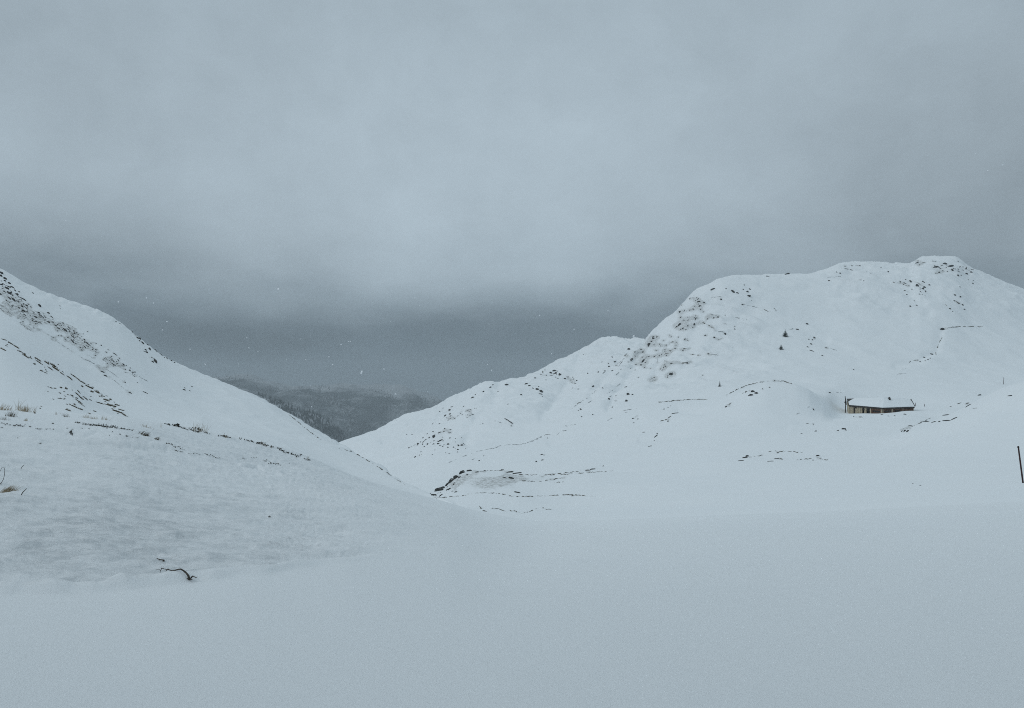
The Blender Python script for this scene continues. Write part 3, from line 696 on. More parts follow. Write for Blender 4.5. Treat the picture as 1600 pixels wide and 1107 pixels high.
# extra little stones around the listed ones (scree), thickness about one pixel
for (x0, y0, x1, y1, w, n) in [(5, 480, 60, 505, 9, 34), (50, 485, 130, 530, 10, 44), (100, 515, 215, 590, 12, 55), (640, 695, 730, 690, 14, 26),
                               (690, 660, 745, 640, 7, 14), (1030, 560, 1095, 470, 22, 40), (960, 580, 1040, 560, 22, 24), (1405, 440, 1450, 460, 9, 16),
                               (1440, 412, 1520, 424, 6, 22), (850, 580, 900, 600, 10, 16), (672, 774, 725, 740, 4, 24), (0, 440, 45, 485, 9, 40)]:
    for i in range(n):
        t = rng.random(); u = rng.normal() * w * 0.55
        x = x0 + (x1 - x0) * t + u * 0.4; y = y0 + (y1 - y0) * t + u
        ln = rng.uniform(0.6, 3.2); an = math.atan2(y1 - y0, x1 - x0) + rng.normal() * .3
        rocks.append(((x, y), (x + ln * math.cos(an), y + ln * math.sin(an)), rng.uniform(0.7, 1.25)))


def thin_around(names, marks, rad, amount):
    for nm in names:
        me, PYv, PXv, val = TDATA[nm]
        add = np.zeros_like(val)
        for (x, y, r) in marks:
            cols = np.nonzero(np.abs(PXv[0] - x) < 3 * r)[0]
            if len(cols) == 0: continue
            sl = slice(cols[0], cols[-1] + 1)
            add[:, sl] += np.exp(-(((PXv[:, sl] - x) / r) ** 2 + ((PYv[:, sl] - y) / (r * .6)) ** 2)) * amount
        v = np.clip(val + np.minimum(add, 0.66), 0, 1)
        TDATA[nm][3] = v
        me.attributes['thin'].data.foreach_set('value', v.ravel().astype(np.float32))


thin_around(('hillside', 'mountain'), [((a[0] + b[0]) / 2, (a[1] + b[1]) / 2, 2.5 + 0.6 * math.hypot(a[0] - b[0], a[1] - b[1]) + 1.2 * th) for a, b, th in rocks], 4, 0.52)
thin_around(('hillside', 'mountain'), [(x, y, 4.5) for line, th in streaks for (x, y) in line], 4, 0.52)


def rock_mesh(i):
    bm = bmesh.new()
    bmesh.ops.create_icosphere(bm, subdivisions=2, radius=0.5)
    r = random.Random(100 + i)
    planes = []
    for k in range(9):
        d = Vector((r.gauss(0, 1), r.gauss(0, 1), r.gauss(0, 1))).normalized()
        planes.append((d, r.uniform(0.27, 0.42)))
    for v in bm.verts:
        for d, h in planes:            # chop flat facets
            e = v.co.dot(d) - h
            if e > 0: v.co -= d * e * 0.9
        v.co *= 1 + r.uniform(-0.05, 0.05)
    mx = max(abs(v.co.x) for v in bm.verts)
    for v in bm.verts: v.co *= 0.5 / mx
    me = bpy.data.meshes.new('rock'); bm.to_mesh(me); bm.free()
    return me


ROCKS = [rock_mesh(i) for i in range(10)]
for me in ROCKS: me.materials.append(M_rock)


def tussock_mesh(i):
    r = random.Random(300 + i); random.seed(300 + i)
    mb = MB()
    me = rock_mesh(40 + i)
    mb.add([v.co * 0.8 for v in me.vertices], [tuple(p.vertices) for p in me.polygons])
    for k in range(34):
        x, y = r.uniform(-.5, .5), r.uniform(-.4, .4)
        tip = Vector((x + r.gauss(0.05, .14), y + r.gauss(0, .2), r.uniform(.35, .95)))
        mb.blade((x, y, -.05), tip, 0.09, Vector((r.gauss(.1, .1), 0, -.15)))
    return mb.mesh('tussock')


TUSS = [tussock_mesh(i) for i in range(5)]
for me in TUSS: me.materials.append(M_heath)
random.seed(11)


def frame(p0, p1, th):
    """matrix for a lump lying along p0-p1 on the ground"""
    c = ((p0[0] + p1[0]) / 2, (p0[1] + p1[1]) / 2)
    h = hit(*c)
    if h is None:
        c = (c[0], c[1] + 2.5); h = hit(*c)
        if h is None: return None
    loc, nor, dist = h
    k = loc.y / F
    ln = math.hypot(p1[0] - p0[0], p1[1] - p0[1])
    ha, hb = hit(*p0), hit(*p1)
    ax = None
    if ha and hb and ln > 0.8:
        ax = hb[0] - ha[0]
        if ax.length > 3.5 * ln * k + 0.3 or ax.length < 1e-5: ax = None
    if ax is None:
        ax = Vector((p1[0] - p0[0] + 1e-4, 0, -(p1[1] - p0[1]))) * k
        ax -= nor * ax.dot(nor)
        if ax.length < 1e-6: ax = Vector((1, 0, 0))
        L = ln * k
    else:
        L = min(ax.length, 2.5 * ln * k)
    ax.normalize()
    ay = nor.cross(ax).normalized(); az = ax.cross(ay)
    w = max(th * 1.12, 1.3) * k
    return loc, ax, ay, az, L + 0.55 * w, w, k


def place(me, name, p0, p1, th, sink=0.10):
    fr = frame(p0, p1, th)
    if fr is None: return None
    loc, ax, ay, az, L, w, k = fr
    o = bpy.data.objects.new(name, me)
    s = Matrix.Diagonal((L * random.choice((-1, 1)), w * random.uniform(.95, 1.25), w * random.uniform(0.9, 1.3), 1))
    R = Matrix((ax, ay, az)).transposed().to_4x4()
    o.matrix_world = Matrix.Translation(loc + az * w * sink) @ R @ s
    COL.objects.link(o)
    return o


CLUST = [  # (test, phrase, group)
 (lambda x, y: x < 50 and y < 497, 'the rock band topping the left hill', 'rocks of the upper left rock band'),
 (lambda x, y: 195 < x < 280 and y < 572 and y > 0.72 * x + 365, 'the crag on the skyline of the left hill', 'rocks on the left skyline crag'),
 (lambda x, y: 280 < x < 310 and 595 < y < 620, 'the tiny cluster low on the left hill', 'stones low on the left hill'),
 (lambda x, y: x < 280 and y < 535, 'the upper scree streak of the left hill', 'stones of the upper left scree'),
 (lambda x, y: x < 280, 'the lower scree streak of the left hill', 'stones of the lower left scree'),
 (lambda x, y: 655 < x < 960 and 722 < y < 790, 'the rim of the low valley knoll', 'rocks along the rim of the valley knoll'),
 (lambda x, y: 620 < x < 735 and y > 660, 'the low left patch of the right mountain', 'rocks of the low left patch'),
 (lambda x, y: 600 < x < 800 and y <= 662, 'the descending ridge of the right mountain', 'rocks along the descending ridge'),
 (lambda x, y: 780 < x < 912 and y < 622, 'the crag below the saddle of the mountain', 'rocks of the saddle crag'),
 (lambda x, y: 1000 < x < 1032 and y < 545, 'the step between steep shoulder and saddle', 'rocks on the skyline step'),
 (lambda x, y: x < 990 and y < 645, 'the gully flank under the saddle', 'boulders of the gully flank'),
 (lambda x, y: x < 1010, 'the lower gully slope above the knoll', 'stones of the lower gully slope'),
 (lambda x, y: 1405 < x < 1535 and y < 447, 'the summit outcrop of the mountain', 'rocks on the summit outcrop'),
 (lambda x, y: x > 1405 and 447 <= y < 500, 'the snow face just below the summit', 'stones on the face below the summit'),
 (lambda x, y: x > 1405 and 500 <= y < 572, 'the short wall line above the barn', 'stones of the wall line above the barn'),
 (lambda x, y: 1230 < x < 1290 and 500 < y < 555, 'the stony spot right of the larger fir', 'stones right of the larger fir'),
 (lambda x, y: x < 1165 and y < 500, 'the top of the steep shoulder', 'rocks on the top of the shoulder'),
 (lambda x, y: x < 1180 and y < 600, 'the broken face of the steep shoulder', 'rocks on the broken shoulder face'),
 (lambda x, y: 1150 < x < 1215 and 595 < y < 632, 'the rounded knoll left of the barn', 'boulders on the knoll left of the barn'),
 (lambda x, y: y < 445, 'the long skyline left of the summit', 'rocks on the long skyline'),
 (lambda x, y: x > 1395 and 600 < y < 690, 'the snow knoll right of the barn', 'rocks on the knoll right of the barn'),
 (lambda x, y: 1140 < x < 1310 and 690 < y < 735, 'the wavy snow edges below the barn', 'stones on the open snow below the barn'),
 (lambda x, y: x > 1290 and 600 < y < 700, 'the snow in front of the barn', 'stones before the barn'),
 (lambda x, y: x < 1160, 'the foot of the steep shoulder', 'rocks at the foot of the shoulder'),
 (lambda x, y: True, 'the open snow slope around the barn', 'stones on the open slope'),
]
rocks = [r for r in rocks if frame(*r) is not None]
rocks.sort(key=lambda r: -(math.hypot(r[1][0] - r[0][0], r[1][1] - r[0][1]) + r[2]) * r[2])
top, rest = rocks[:298], rocks[298:]
members = {}
for i, r in enumerate(top):
    c = ((r[0][0] + r[1][0]) / 2, (r[0][1] + r[1][1]) / 2)
    for k, (fn, ph, g) in enumerate(CLUST):
        if fn(*c): members.setdefault(k, []).append((i, c)); break
labels = {}
for k, ms in members.items():
    ph, g = CLUST[k][1:]
    if len(ms) == 1:
        labels[ms[0][0]] = ('only dark rock sticking out of ' + ph, g); continue
    left = list(ms)
    def take(fn, word):
        if not left: return
        e = min(left, key=fn); left.remove(e)
        labels[e[0]] = (word + ' dark rock on ' + ph, g)
    take(lambda e: e[0], 'largest')
    take(lambda e: e[1][0], 'leftmost')
    take(lambda e: -e[1][0], 'rightmost')
    take(lambda e: e[1][1], 'highest')
    take(lambda e: -e[1][1], 'lowest')
    for e in left: labels[e[0]] = ('smaller dark rock among others on ' + ph, g)
for i, (p0, p1, th) in enumerate(top):
    o = place(ROCKS[i % len(ROCKS)], 'rock', p0, p1, th)
    tag(o, labels[i][0], 'rock', labels[i][1])

rb = MB()
for i, (p0, p1, th) in enumerate(rest):
    loc, ax, ay, az, L, w, k = frame(p0, p1, th)
    me = ROCKS[i % len(ROCKS)]
    M = Matrix.Translation(loc + az * w * .1) @ Matrix((ax, ay, az)).transposed().to_4x4() @ Matrix.Diagonal((L, w, w, 1))
    rb.add([M @ v.co for v in me.vertices], [tuple(p.vertices) for p in me.polygons])
tag(rb.build('small_stones', M_rock), 'tiny dark stones strewn over the snowy slopes', 'stones', None, 'stuff')

# turf edges: low ridges of ground where the snow has broken away; faint ones also paint crease shade
def ridge_strip(mb, line, th):
    pts = []
    for (x1, y1), (x2, y2) in zip(line[:-1], line[1:]):
        n = max(1, int(math.hypot(x2 - x1, y2 - y1) / 0.9))
        for s in range(n): pts.append((x1 + (x2 - x1) * s / n, y1 + (y2 - y1) * s / n))
    pts.append(line[-1])
    seed = random.random() * 100
    rows = []
    for i, (x, y) in enumerate(pts):
        t = i / max(1, len(pts) - 1)
        j = float(vnoise(np.array([x * 0.35 + seed]), np.array([y * .35]))[0]); j2 = float(vnoise(np.array([x * 0.8 - seed]), np.array([y * .8 + 9]))[0])
        w = th * (0.62 + 0.95 * j + 0.5 * j2) * min(1, 0.25 + 5 * t, 0.25 + 5 * (1 - t))
        if w < 0.2 * th: rows.append(None); continue
        y += 0.8 * j2 * min(1, th)
        h = hit(x, y)
        if h is None: rows.append(None); continue
        loc, nor, d = h
        k = loc.y / F
        a = pts[max(i - 1, 0)]; b = pts[min(i + 1, len(pts) - 1)]
        dx, dy = b[0] - a[0], b[1] - a[1]
        q = math.hypot(dx, dy) or 1
        nx, ny = -dy / q, dx / q
        side = Vector((nx, 0, -ny)); side -= nor * side.dot(nor)
        if side.length < .15: side = Vector((0, 1, 0)) - nor * nor.y
        side.normalize()
        W = w * k * 0.6
        rows.append((loc - side * W - nor * W * .5, loc - side * W * .4 + nor * W * 1.1, loc + side * W * .4 + nor * W * 1.1, loc + side * W - nor * W * .5))
    for r0, r1 in zip(rows[:-1], rows[1:]):
        if r0 is None or r1 is None or (r0[1] - r1[1]).length > (r0[1] - CAM).length * 0.05: continue
        mb.add(list(r0) + list(r1), [(0, 1, 5, 4), (1, 2, 6, 5), (2, 3, 7, 6), (0, 3, 2, 1), (4, 5, 6, 7)])


dk, fr_ = MB(), MB()
for line, th in streaks:
    ridge_strip(dk if th >= 1.0 or line[0][1] > 770 else fr_, line, max(th, 0.85))
tag(dk.build('bare_turf', M_turf), 'thin dark edges of turf where the snow has broken away', 'turf', None, 'stuff')
tag(fr_.build('turf_crease_shade', M_crease_turf), 'faint grey lines of turf and painted crease shade across the snow slopes', 'turf', None, 'stuff')

# heath tussocks on the spur of the left hill
ox, oy, sc, txt = HEATH
hs = []
for t in txt.split():
    x1, y1, x2, y2, th = (float(v) for v in t.split(','))
    hs.append(((ox + x1 / sc, oy + y1 / sc), (ox + x2 / sc, oy + y2 / sc), th * 1.2 / sc))
extra = []
for (a, b, th) in hs:
    if random.random() < .55:
        dx, dy = random.gauss(0, 6), random.gauss(0, 3)
        extra.append(((a[0] + dx, a[1] + dy), (a[0] + dx + 2.5, a[1] + dy + .8), 1.0))
for i, (p0, p1, th) in enumerate(hs + extra):
    o = place(TUSS[i % 5], 'heath_tussock', p0, p1, th, 0.12)
    if o is None: continue
    if p0[1] < 598 or p0[0] > 150:
        tag(o, 'brown heath tussock in the line along the spur crest of the left hill', 'tussock', 'tussocks along the left spur crest')
    else:
        tag(o, 'brown heath tussock in the speckled patch below the left spur crest', 'tussock', 'tussocks in the patch under the spur')

# ------------------------------------------------------------------ grass, shrub tips and sticks on the near slope
def grass_tuft(px, py, hpx, wpx, n, label, group=None, mat=None, lean=0.15, width=0.006):
    h = hit(px, py, ('snow_field',)) or hit(px, py)
    if h is None: return
    loc = h[0]; k = loc.y / F
    mb = MB()
    for i in range(n):
        x = random.gauss(0, wpx * .35) * k; y = random.uniform(-.5, .5) * wpx * k
        z = ground_z(loc.x + x, loc.y + y, ('snow_field',))
        if z is None: z = loc.z
        H = hpx * k * random.uniform(.35, 1.0)
        p = Vector((loc.x + x, loc.y + y, z - 0.02))
        tip = p + Vector((random.gauss(lean, .22) * H, random.gauss(0, .2) * H, H))
        mb.blade(p, tip, width * random.uniform(.6, 1.3), Vector((random.gauss(lean, .25) * H, random.gauss(0, .1) * H, -abs(random.gauss(0, .12)) * H)), 4)
    o = mb.build('grass_tuft', mat or M_straw, None, False, loc)
    tag(o, label, 'grass', group)
    return o


G1 = 'dry grass on the near crest'
random.seed(21)
grass_tuft(3, 641, 16, 9, 46, 'dry straw grass tuft at the left picture edge on the near crest', G1)
grass_tuft(12, 641, 11, 8, 30, 'short dry grass tuft just right of the edge tuft on the crest', G1)
grass_tuft(16, 651, 13, 9, 60, 'dense brown grass tuft below the crest line at far left', G1, M_heath)
grass_tuft(28, 641, 24, 5, 14, 'sparse tall pale grass stalks above the crest at far left', G1)
grass_tuft(36, 643, 14, 12, 60, 'widest brown grass tuft on the near crest at far left', G1)
grass_tuft(44, 644, 19, 7, 20, 'tall thin grass right of the widest crest tuft', G1)
grass_tuft(53, 645, 16, 3, 8, 'few thin grass stalks standing alone on the left crest', G1)
grass_tuft(6, 656, 9, 12, 30, 'low dark grass tuft under the dense brown tuft', G1, M_heath)
grass_tuft(40, 658, 8, 5, 24, 'loose low grass on the snow below the crest tufts', G1)
grass_tuft(104, 652, 10, 6, 22, 'bent grass tuft leaning left below the speckled heath', G1, M_heath, -0.3)
grass_tuft(88, 648, 9, 3, 8, 'thin grass stalks left of the bent tuft', G1)
grass_tuft(134, 653, 8, 8, 26, 'pale grass tuft on the crest under the spur end', G1)
grass_tuft(146, 655, 7, 8, 26, 'brownish grass tuft right of the pale crest tuft', G1)
grass_tuft(163, 656, 10, 12, 26, 'grey thin grass fringe close to the spur foot', G1)
grass_tuft(228, 668, 7, 14, 34, 'short grass fringe on the crest right of the spur foot', G1)
grass_tuft(251, 668, 15, 2, 3, 'two lone thin stalks on the crest', G1)
grass_tuft(302, 674, 19, 5, 9, 'pair of thin tall stalks left among the crest shrubs', G1)
grass_tuft(313, 675, 26, 6, 14, 'tallest thin stalks rising from the crest shrubs', G1)
grass_tuft(320, 676, 22, 4, 8, 'thin stalks right of the tallest crest stalks', G1)
grass_tuft(353, 684, 8, 10, 14, 'sparse fine grass on the crest right of the tallest stalks', G1)
grass_tuft(413, 698, 12, 12, 9, 'very faint fine stalks behind the middle crest shrubs', G1)
grass_tuft(481, 718, 9, 4, 6, 'last thin stalks at the lower end of the crest shrub row', G1)
# clump with a long bent stem at the left edge
h = hit(9, 772)
loc = h[0]; k = loc.y / F
o = grass_tuft(9, 769, 15, 15, 110, 'matted brown grass clump with a long bent stem at left edge', 'clump at the left edge', M_straw, 0.55, 0.005)
mb = MB()
st = [hit(x, y)[0] + Vector((0, -.02, .01)) for x, y in ((1, 758), (4, 755))] + \
     [P(x, y, loc.y - .05) for x, y in ((5.5, 749), (7, 742), (7.5, 735), (6, 730), (3, 731), (0, 737), (-3, 742))]
mb.tube(st, [0.004, .004, .003, .003, .0025, .0025, .002, .002, .0015], 5)
mb.build('stem', M_twig, o)
mb = MB()
st = [hit(31, 773)[0] - Vector((0, 0, .03)), P(36, 769, hit(31, 773)[0].y - .02), P(42, 763.5, hit(31, 773)[0].y - .03)]
mb.tube(st, [.006, .005, .003], 5)
tag(mb.build('stick', M_twig, None, False, st[0]), 'thin straight stick poking out of the snow right of the grass clump', 'stick')
mb = MB()
c = hit(34, 735)[0]
st = [hit(32, 732)[0] - Vector((0, 0, .02)), P(35, 729, c.y - .03), P(38, 726.5, c.y - .04)]
mb.tube(st, [.005, .004, .002], 5)
tag(mb.build('stick', M_twig, None, False, st[0]), 'tiny twig above the snow ledge at far left', 'stick')


def shrub_mesh(i):
    random.seed(500 + i)
    mb = MB()
    for s in range(random.randint(2, 4)):
        b = Vector((random.uniform(-.3, .3), random.uniform(-.3, .3), -.25))
        tip = b + Vector((random.gauss(0, .25), random.gauss(0, .2), random.uniform(.7, 1.15)))
        mb.tube([b, (b + tip) / 2 + Vector((random.gauss(0, .05), 0, 0)), tip], [.06, .05, .03], 4)
        for l in range(11):
            t = random.uniform(.35, 1)
            p = b.lerp(tip, t)
            d = Vector((random.gauss(0, 1), random.gauss(0, 1), random.gauss(.4, .7))).normalized()
            mb.blade(p, p + d * random.uniform(.22, .42), .17, Vector((0, 0, -.04)), 2)
    me = mb.mesh('dwarf_shrub'); me.materials.append(M_leaf)
    return me


SHR = [shrub_mesh(i) for i in range(8)]
random.seed(31)


def shrub(px, py, s, label, group):
    h = hit(px, py, ('snow_field',)) or hit(px, py)
    if h is None: return
    k = h[0].y / F
    o = bpy.data.objects.new('dwarf_shrub', random.choice(SHR))
    o.location = h[0]; o.rotation_euler = (0, 0, random.uniform(0, 6.28))
    s *= k; o.scale = (s * random.uniform(.9, 1.5), s * random.uniform(.9, 1.5), s * random.uniform(.7, 1.1))
    COL.objects.link(o)
    tag(o, label, 'shrub', group)


def shrub_row(ox, oy, sc, txt, label, group):
    for seg in txt.split():
        x1, y1, x2, y2, n, s, j = (float(v) for v in seg.split(','))
        for i in range(int(n)):
            t = (i + random.uniform(-.4, .4) + .5) / n
            shrub(ox + (x1 + (x2 - x1) * t) / sc, oy + (y1 + (y2 - y1) * t + random.gauss(0, j)) / sc + .6, s * random.uniform(.7, 1.3), label, group)


shrub_row(240, 630, 6.154, "115,197,165,213,6,2.3,3 185,215,250,222,9,3.0,5 255,232,330,255,8,2.4,4 345,255,440,285,14,2.6,5 395,243,400,245,1,4.5,1 428,255,430,256,1,5,1 452,268,455,270,1,4.5,1 222,210,235,212,2,4,2 490,285,540,297,4,2.2,2",
          'dark shrub tip in the upper part of the row along the near crest', 'shrub tips along the upper crest row')
shrub_row(240, 630, 6.154, "620,315,690,318,5,2.2,3 660,315,745,332,10,2.5,4 830,345,836,346,1,3,1 865,352,870,353,2,2.4,1 895,358,925,366,4,2.6,1 945,372,960,376,2,3.4,2 985,378,1090,410,20,2.7,7 1120,418,1150,425,4,2.8,2",
          'dark shrub tip in the middle of the row along the near crest', 'shrub tips along the middle crest row')
shrub_row(240, 630, 6.154, "1190,432,1270,480,11,2.6,4 1280,475,1300,480,3,3.2,3 1320,490,1400,518,10,2.6,3 1408,508,1420,492,3,3.0,2 1440,530,1480,542,4,1.9,2 1488,547,1496,549,2,3.2,1",
          'dark shrub tip at the lower end of the row along the near crest', 'shrub tips along the lower crest row')
shrub_row(240, 630, 6.154, "115,385,300,450,16,2.0,6 205,458,285,473,8,1.7,3 340,487,450,490,7,1.7,5 490,490,640,528,14,1.7,6",
          'tiny dark shrub tip in the sparse second row on the near slope', 'shrub tips of the second row')
shrub_row(240, 630, 6.154, "850,528,895,540,4,1.6,2 930,525,990,525,4,1.5,2 1050,548,1220,595,20,1.8,8 1300,580,1305,582,1,1.6,1",
          'tiny dark shrub tip in the small patch above the snow step', 'shrub tips above the snow step')
shrub_row(0, 640, 6.154, "0,132,95,150,8,1.8,5 125,150,240,156,15,2.0,5 280,160,300,168,3,1.8,3 345,185,390,190,6,1.8,3 440,180,520,190,5,1.6,4 10,175,30,178,2,1.6,1 500,140,515,130,2,2.2,1",
          'tiny dark shrub tip in the left end of the long dotted row', 'shrub tips of the left dotted row')
shrub_row(0, 640, 6.154, "720,122,770,128,7,2.2,3 790,135,860,148,7,2.0,4 860,145,940,155,12,2.2,5 940,150,1060,172,26,2.4,9 1060,168,1140,178,14,2.2,6 1150,178,1200,190,7,2.0,3 1200,190,1290,197,9,1.9,3",
          'dark shrub tip in the dense dotted row on the near slope', 'shrub tips of the dense dotted row')
shrub_row(0, 640, 6.154, "640,185,720,195,3,1.7,3 680,230,700,240,4,2.4,5 770,180,800,182,2,1.6,2 850,182,870,188,2,1.9,2 1080,215,1085,212,1,2.2,1 1055,248,1058,249,1,1.8,1 1150,238,1165,240,2,1.8,1 1205,250,1225,262,3,2,2 1265,265,1345,275,3,1.6,2 375,325,395,330,3,1.8,2 165,270,170,272,1,1.6,1",
          'lone tiny shrub tip scattered below the dense dotted row', 'scattered shrub tips below the dotted row')
shrub(673 / 6.154, 640 + 225 / 6.154, 5.5, 'tallest upright twig in the scattered tips below the dotted row', 'scattered shrub tips below the dotted row')
shrub(420.6, 808.5, 3.2, 'single tiny twig alone on the smooth near slope', 'single twig on the near slope')
for (x, y, hp, wp, n, lab) in [(223, 680, 8, 9, 60, 'brown heath clump at the right end of the dense dotted row'),
                               (229, 681, 5, 5, 30, 'smaller brown heath clump touching the clump at the row end'),
                               (243, 686.5, 6, 6, 34, 'dark heath clump right of the dotted row on its own')]:
    grass_tuft(x, y, hp, wp, n, lab, 'heath clumps at the end of the dotted row', M_heath, 0.5, 0.008)

# broken branch lying at the edge of the slope
def Q(x, y, lift=0.0):
    px, py = 200 + x / 6.667, 840 + y / 6.667
    return px, py


b0 = hit(*Q(635, 432))[0]
BY = b0.y


def bp(x, y, dy=0.0):
    px, py = Q(x, y); return P(px, py, BY + dy)


br = empty('broken_branch', b0)
tag(br, 'dark bare broken branch arching out of the snow on the left', 'branch')
mb = MB(); mb.tube([b0 - Vector((0, 0, .03)), bp(636, 428, -.01), bp(630, 400), bp(608, 372, .01), bp(580, 348, .02), bp(548, 330, .03), bp(520, 335, .05), bp(490, 342, .08), bp(462, 347, .11),
                     bp(430, 338, .13), bp(400, 333, .15), bp(370, 327, .18), bp(342, 318, .2)],
                   [.009, .0105, .009, .0075, .007, .0062, .0055, .0055, .005, .0045, .004, .003, .002], 7)
mb.build('stem', M_twig, br, True)
mb = MB()
for pts, r in [([bp(655, 425), bp(672, 404, -.02), bp(690, 410, -.03), bp(716, 421, -.04)], .007),
               ([bp(640, 430), bp(652, 436, -.02), bp(668, 438, -.04)], .007), ([bp(630, 420), bp(618, 428, -.02), bp(610, 424, -.03)], .006),
               ([bp(410, 335, .14), bp(395, 352, .13), bp(380, 350, .13)], .0035), ([bp(352, 322, .19), bp(340, 345, .18), bp(334, 370, .18)], .0035),
               ([bp(470, 345, .1), bp(462, 352, .1), bp(452, 350, .1)], .004), ([bp(500, 340, .08), bp(488, 350, .08), bp(478, 352, .08)], .004),
               ([bp(430, 338, .13), bp(420, 328, .13), bp(408, 328, .13)], .003), ([bp(380, 330, .17), bp(362, 322, .18), bp(350, 330, .18)], .003),
               ([bp(600, 362, .01), bp(606, 350, 0), bp(604, 340, 0)], .003), ([bp(340, 345, .18), bp(318, 332, .19), bp(290, 335, .2)], .0025)]:
    mb.tube(pts, [r * (1 - .6 * i / (len(pts) - 1)) for i in range(len(pts))], 5)
mb.build('twig', M_twig, br, True)
c2 = hit(*Q(375, 242))[0]
mb = MB(); mb.tube([c2 - Vector((0, 0, .01)), P(*Q(372, 238), c2.y - .01), P(*Q(350, 232), c2.y - .01), P(*Q(328, 230), c2.y), P(*Q(305, 218), c2.y + .02), P(*Q(282, 216), c2.y + .05)],
                   [.009, .008, .0045, .004, .003, .002], 6)
tag(mb.build('stick', M_twig, None, True, c2), 'short dark stick half sunk in snow just above the broken branch', 'stick')

# ------------------------------------------------------------------ firs
def fir(px, py, hpx, wpx, label, seed, lean=0.0):
    h = hit(px, py)
    loc = h[0]; k = loc.y / F
    H, W = hpx * k, wpx * k
    r = random.Random(seed)
    t = empty('fir_tree', loc - Vector((0, 0, .15)))
    tag(t, label, 'tree')
    mb = MB(); mb.tube([loc - Vector((0, 0, .5)), loc + Vector((0, 0, H * .5)), loc + Vector((lean * H, 0, H * .97))], [.035 * H, .022 * H, .004 * H], 7)
    mb.build('trunk', M_bark, t, True)
    mb = MB()
    lv = 13
    for i in range(lv):
        f = i / (lv - 1)
        z = H * (.06 + .90 * f)
        R = W * .5 * (1 - f) ** .85 * r.uniform(.8, 1.15) + .02 * H
        nb = 11 if f < .7 else 7
        for j in range(nb):
            if r.random() < .08: continue
            a = 2 * math.pi * (j + r.uniform(-.3, .3)) / nb + i
            rr = R * r.uniform(.7, 1.15)
            d = Vector((math.cos(a), math.sin(a), 0))
            p = loc + Vector((lean * H * f, 0, z))
            tip = p + d * rr + Vector((0, 0, -rr * .28))
            side = Vector((-d.y, d.x, 0.0))
            for q in range(5):      # needle sprays along the bough
                s0 = p.lerp(tip, q / 5.5)
                wq = rr * (.55 - .07 * q)
                mb.blade(s0, s0 + d * rr * .34 + side * wq * .55 + Vector((0, 0, -rr * .12)), rr * .20, Vector((0, 0, -.05 * rr)), 2, Vector((d.x * .3 + side.x, d.y * .3 + side.y, .3)))
                mb.blade(s0, s0 + d * rr * .34 - side * wq * .55 + Vector((0, 0, -rr * .12)), rr * .20, Vector((0, 0, -.05 * rr)), 2, Vector((d.x * .3 - side.x, d.y * .3 - side.y, .3)))
            mb.blade(p, tip, rr * .3, Vector((0, 0, -.05 * rr)), 3, side)
    mb.build('crown', M_needle, t)


fir(1227, 526, 12, 10, 'larger dark fir tree alone on the snow face above the barn', 3)
fir(1220.5, 546, 8.5, 7.5, 'small dark fir just below the larger fir', 5)
fir(1124.5, 604, 9.5, 5, 'slim small fir left of the rounded knoll', 8)

# ------------------------------------------------------------------ poles
def pole(px, py, tx, ty, rad, label, band=False):
    h = hit(px, py); loc = h[0]
    top_ = P(tx, ty, loc.y)
    d = (top_ - loc)
    t = empty('snow_pole', loc) if band else None
    mb = MB(); mb.tube([loc - d.normalized() * .5, loc + d * .5, top_], [rad, rad, rad * .9], 8)
    if not band:
        return tag(mb.build('snow_pole', M_pole, None, True, loc), label, 'pole')
    tag(t, label, 'pole')
    mb.build('shaft', M_pole, t, True)
    mb = MB(); mb.tube([top_ - d.normalized() * .10, top_ + d.normalized() * .02], [rad * 1.15, rad * 1.1], 8)
    mb.build('cap', M_beam, t, True)


pole(1598.5, 755, 1591, 698, .055, 'tall leaning dark pole at the right edge of the snow', True)
h = hit(1568, 601); pole(1568, 601, 1568.5, 590, .11, 'short upright pole on the crest of the right knoll')
pole(1430.5, 634.5, 1430.8, 629.5, .10, 'low post close to the right end of the barn')
pole(1444.5, 635.5, 1444.2, 631.5, .10, 'low post standing furthest right of the barn')

# ------------------------------------------------------------------ the long barn
def bx(zx, zy, Y): return P(1300 + zx / 10.667, 600 + zy / 10.667, Y)


YA, YB, YC = 297.0, 288.0, 292.5
E0, E1, E2 = bx(283, 352, YA), bx(845, 398, YB), bx(1378, 381, YC)      # front eave
R0, R1, R2 = bx(262, 249, YA + 5.0), bx(868, 232, YB + 6.2), bx(1312, 262, YC + 5.6)  # ridge
def back(e, r): q = r + (r - e); return Vector((q.x, q.y, e.z))
B0, B1, B2 = back(E0, R0), back(E1, R1), back(E2, R2)
ZB = min(E0.z, E1.z, E2.z) - 4.2
barn = empty('long_barn', Vector((E1.x, (E1.y + R1.y) / 2, ZB + 2)))
tag(barn, 'long low barn with pale stone end, dark boarded front and snow on its roof', 'barn')
UP = Vector((0, 0, 1))


def lerp_front(zx):
    if zx < 845:
        return E0.lerp(E1, (zx - 283) / (845 - 283))
    return E1.lerp(E2, (zx - 845) / (1378 - 845))


def inset(e, amt=0.55):
    return e + Vector((0, amt, 0))


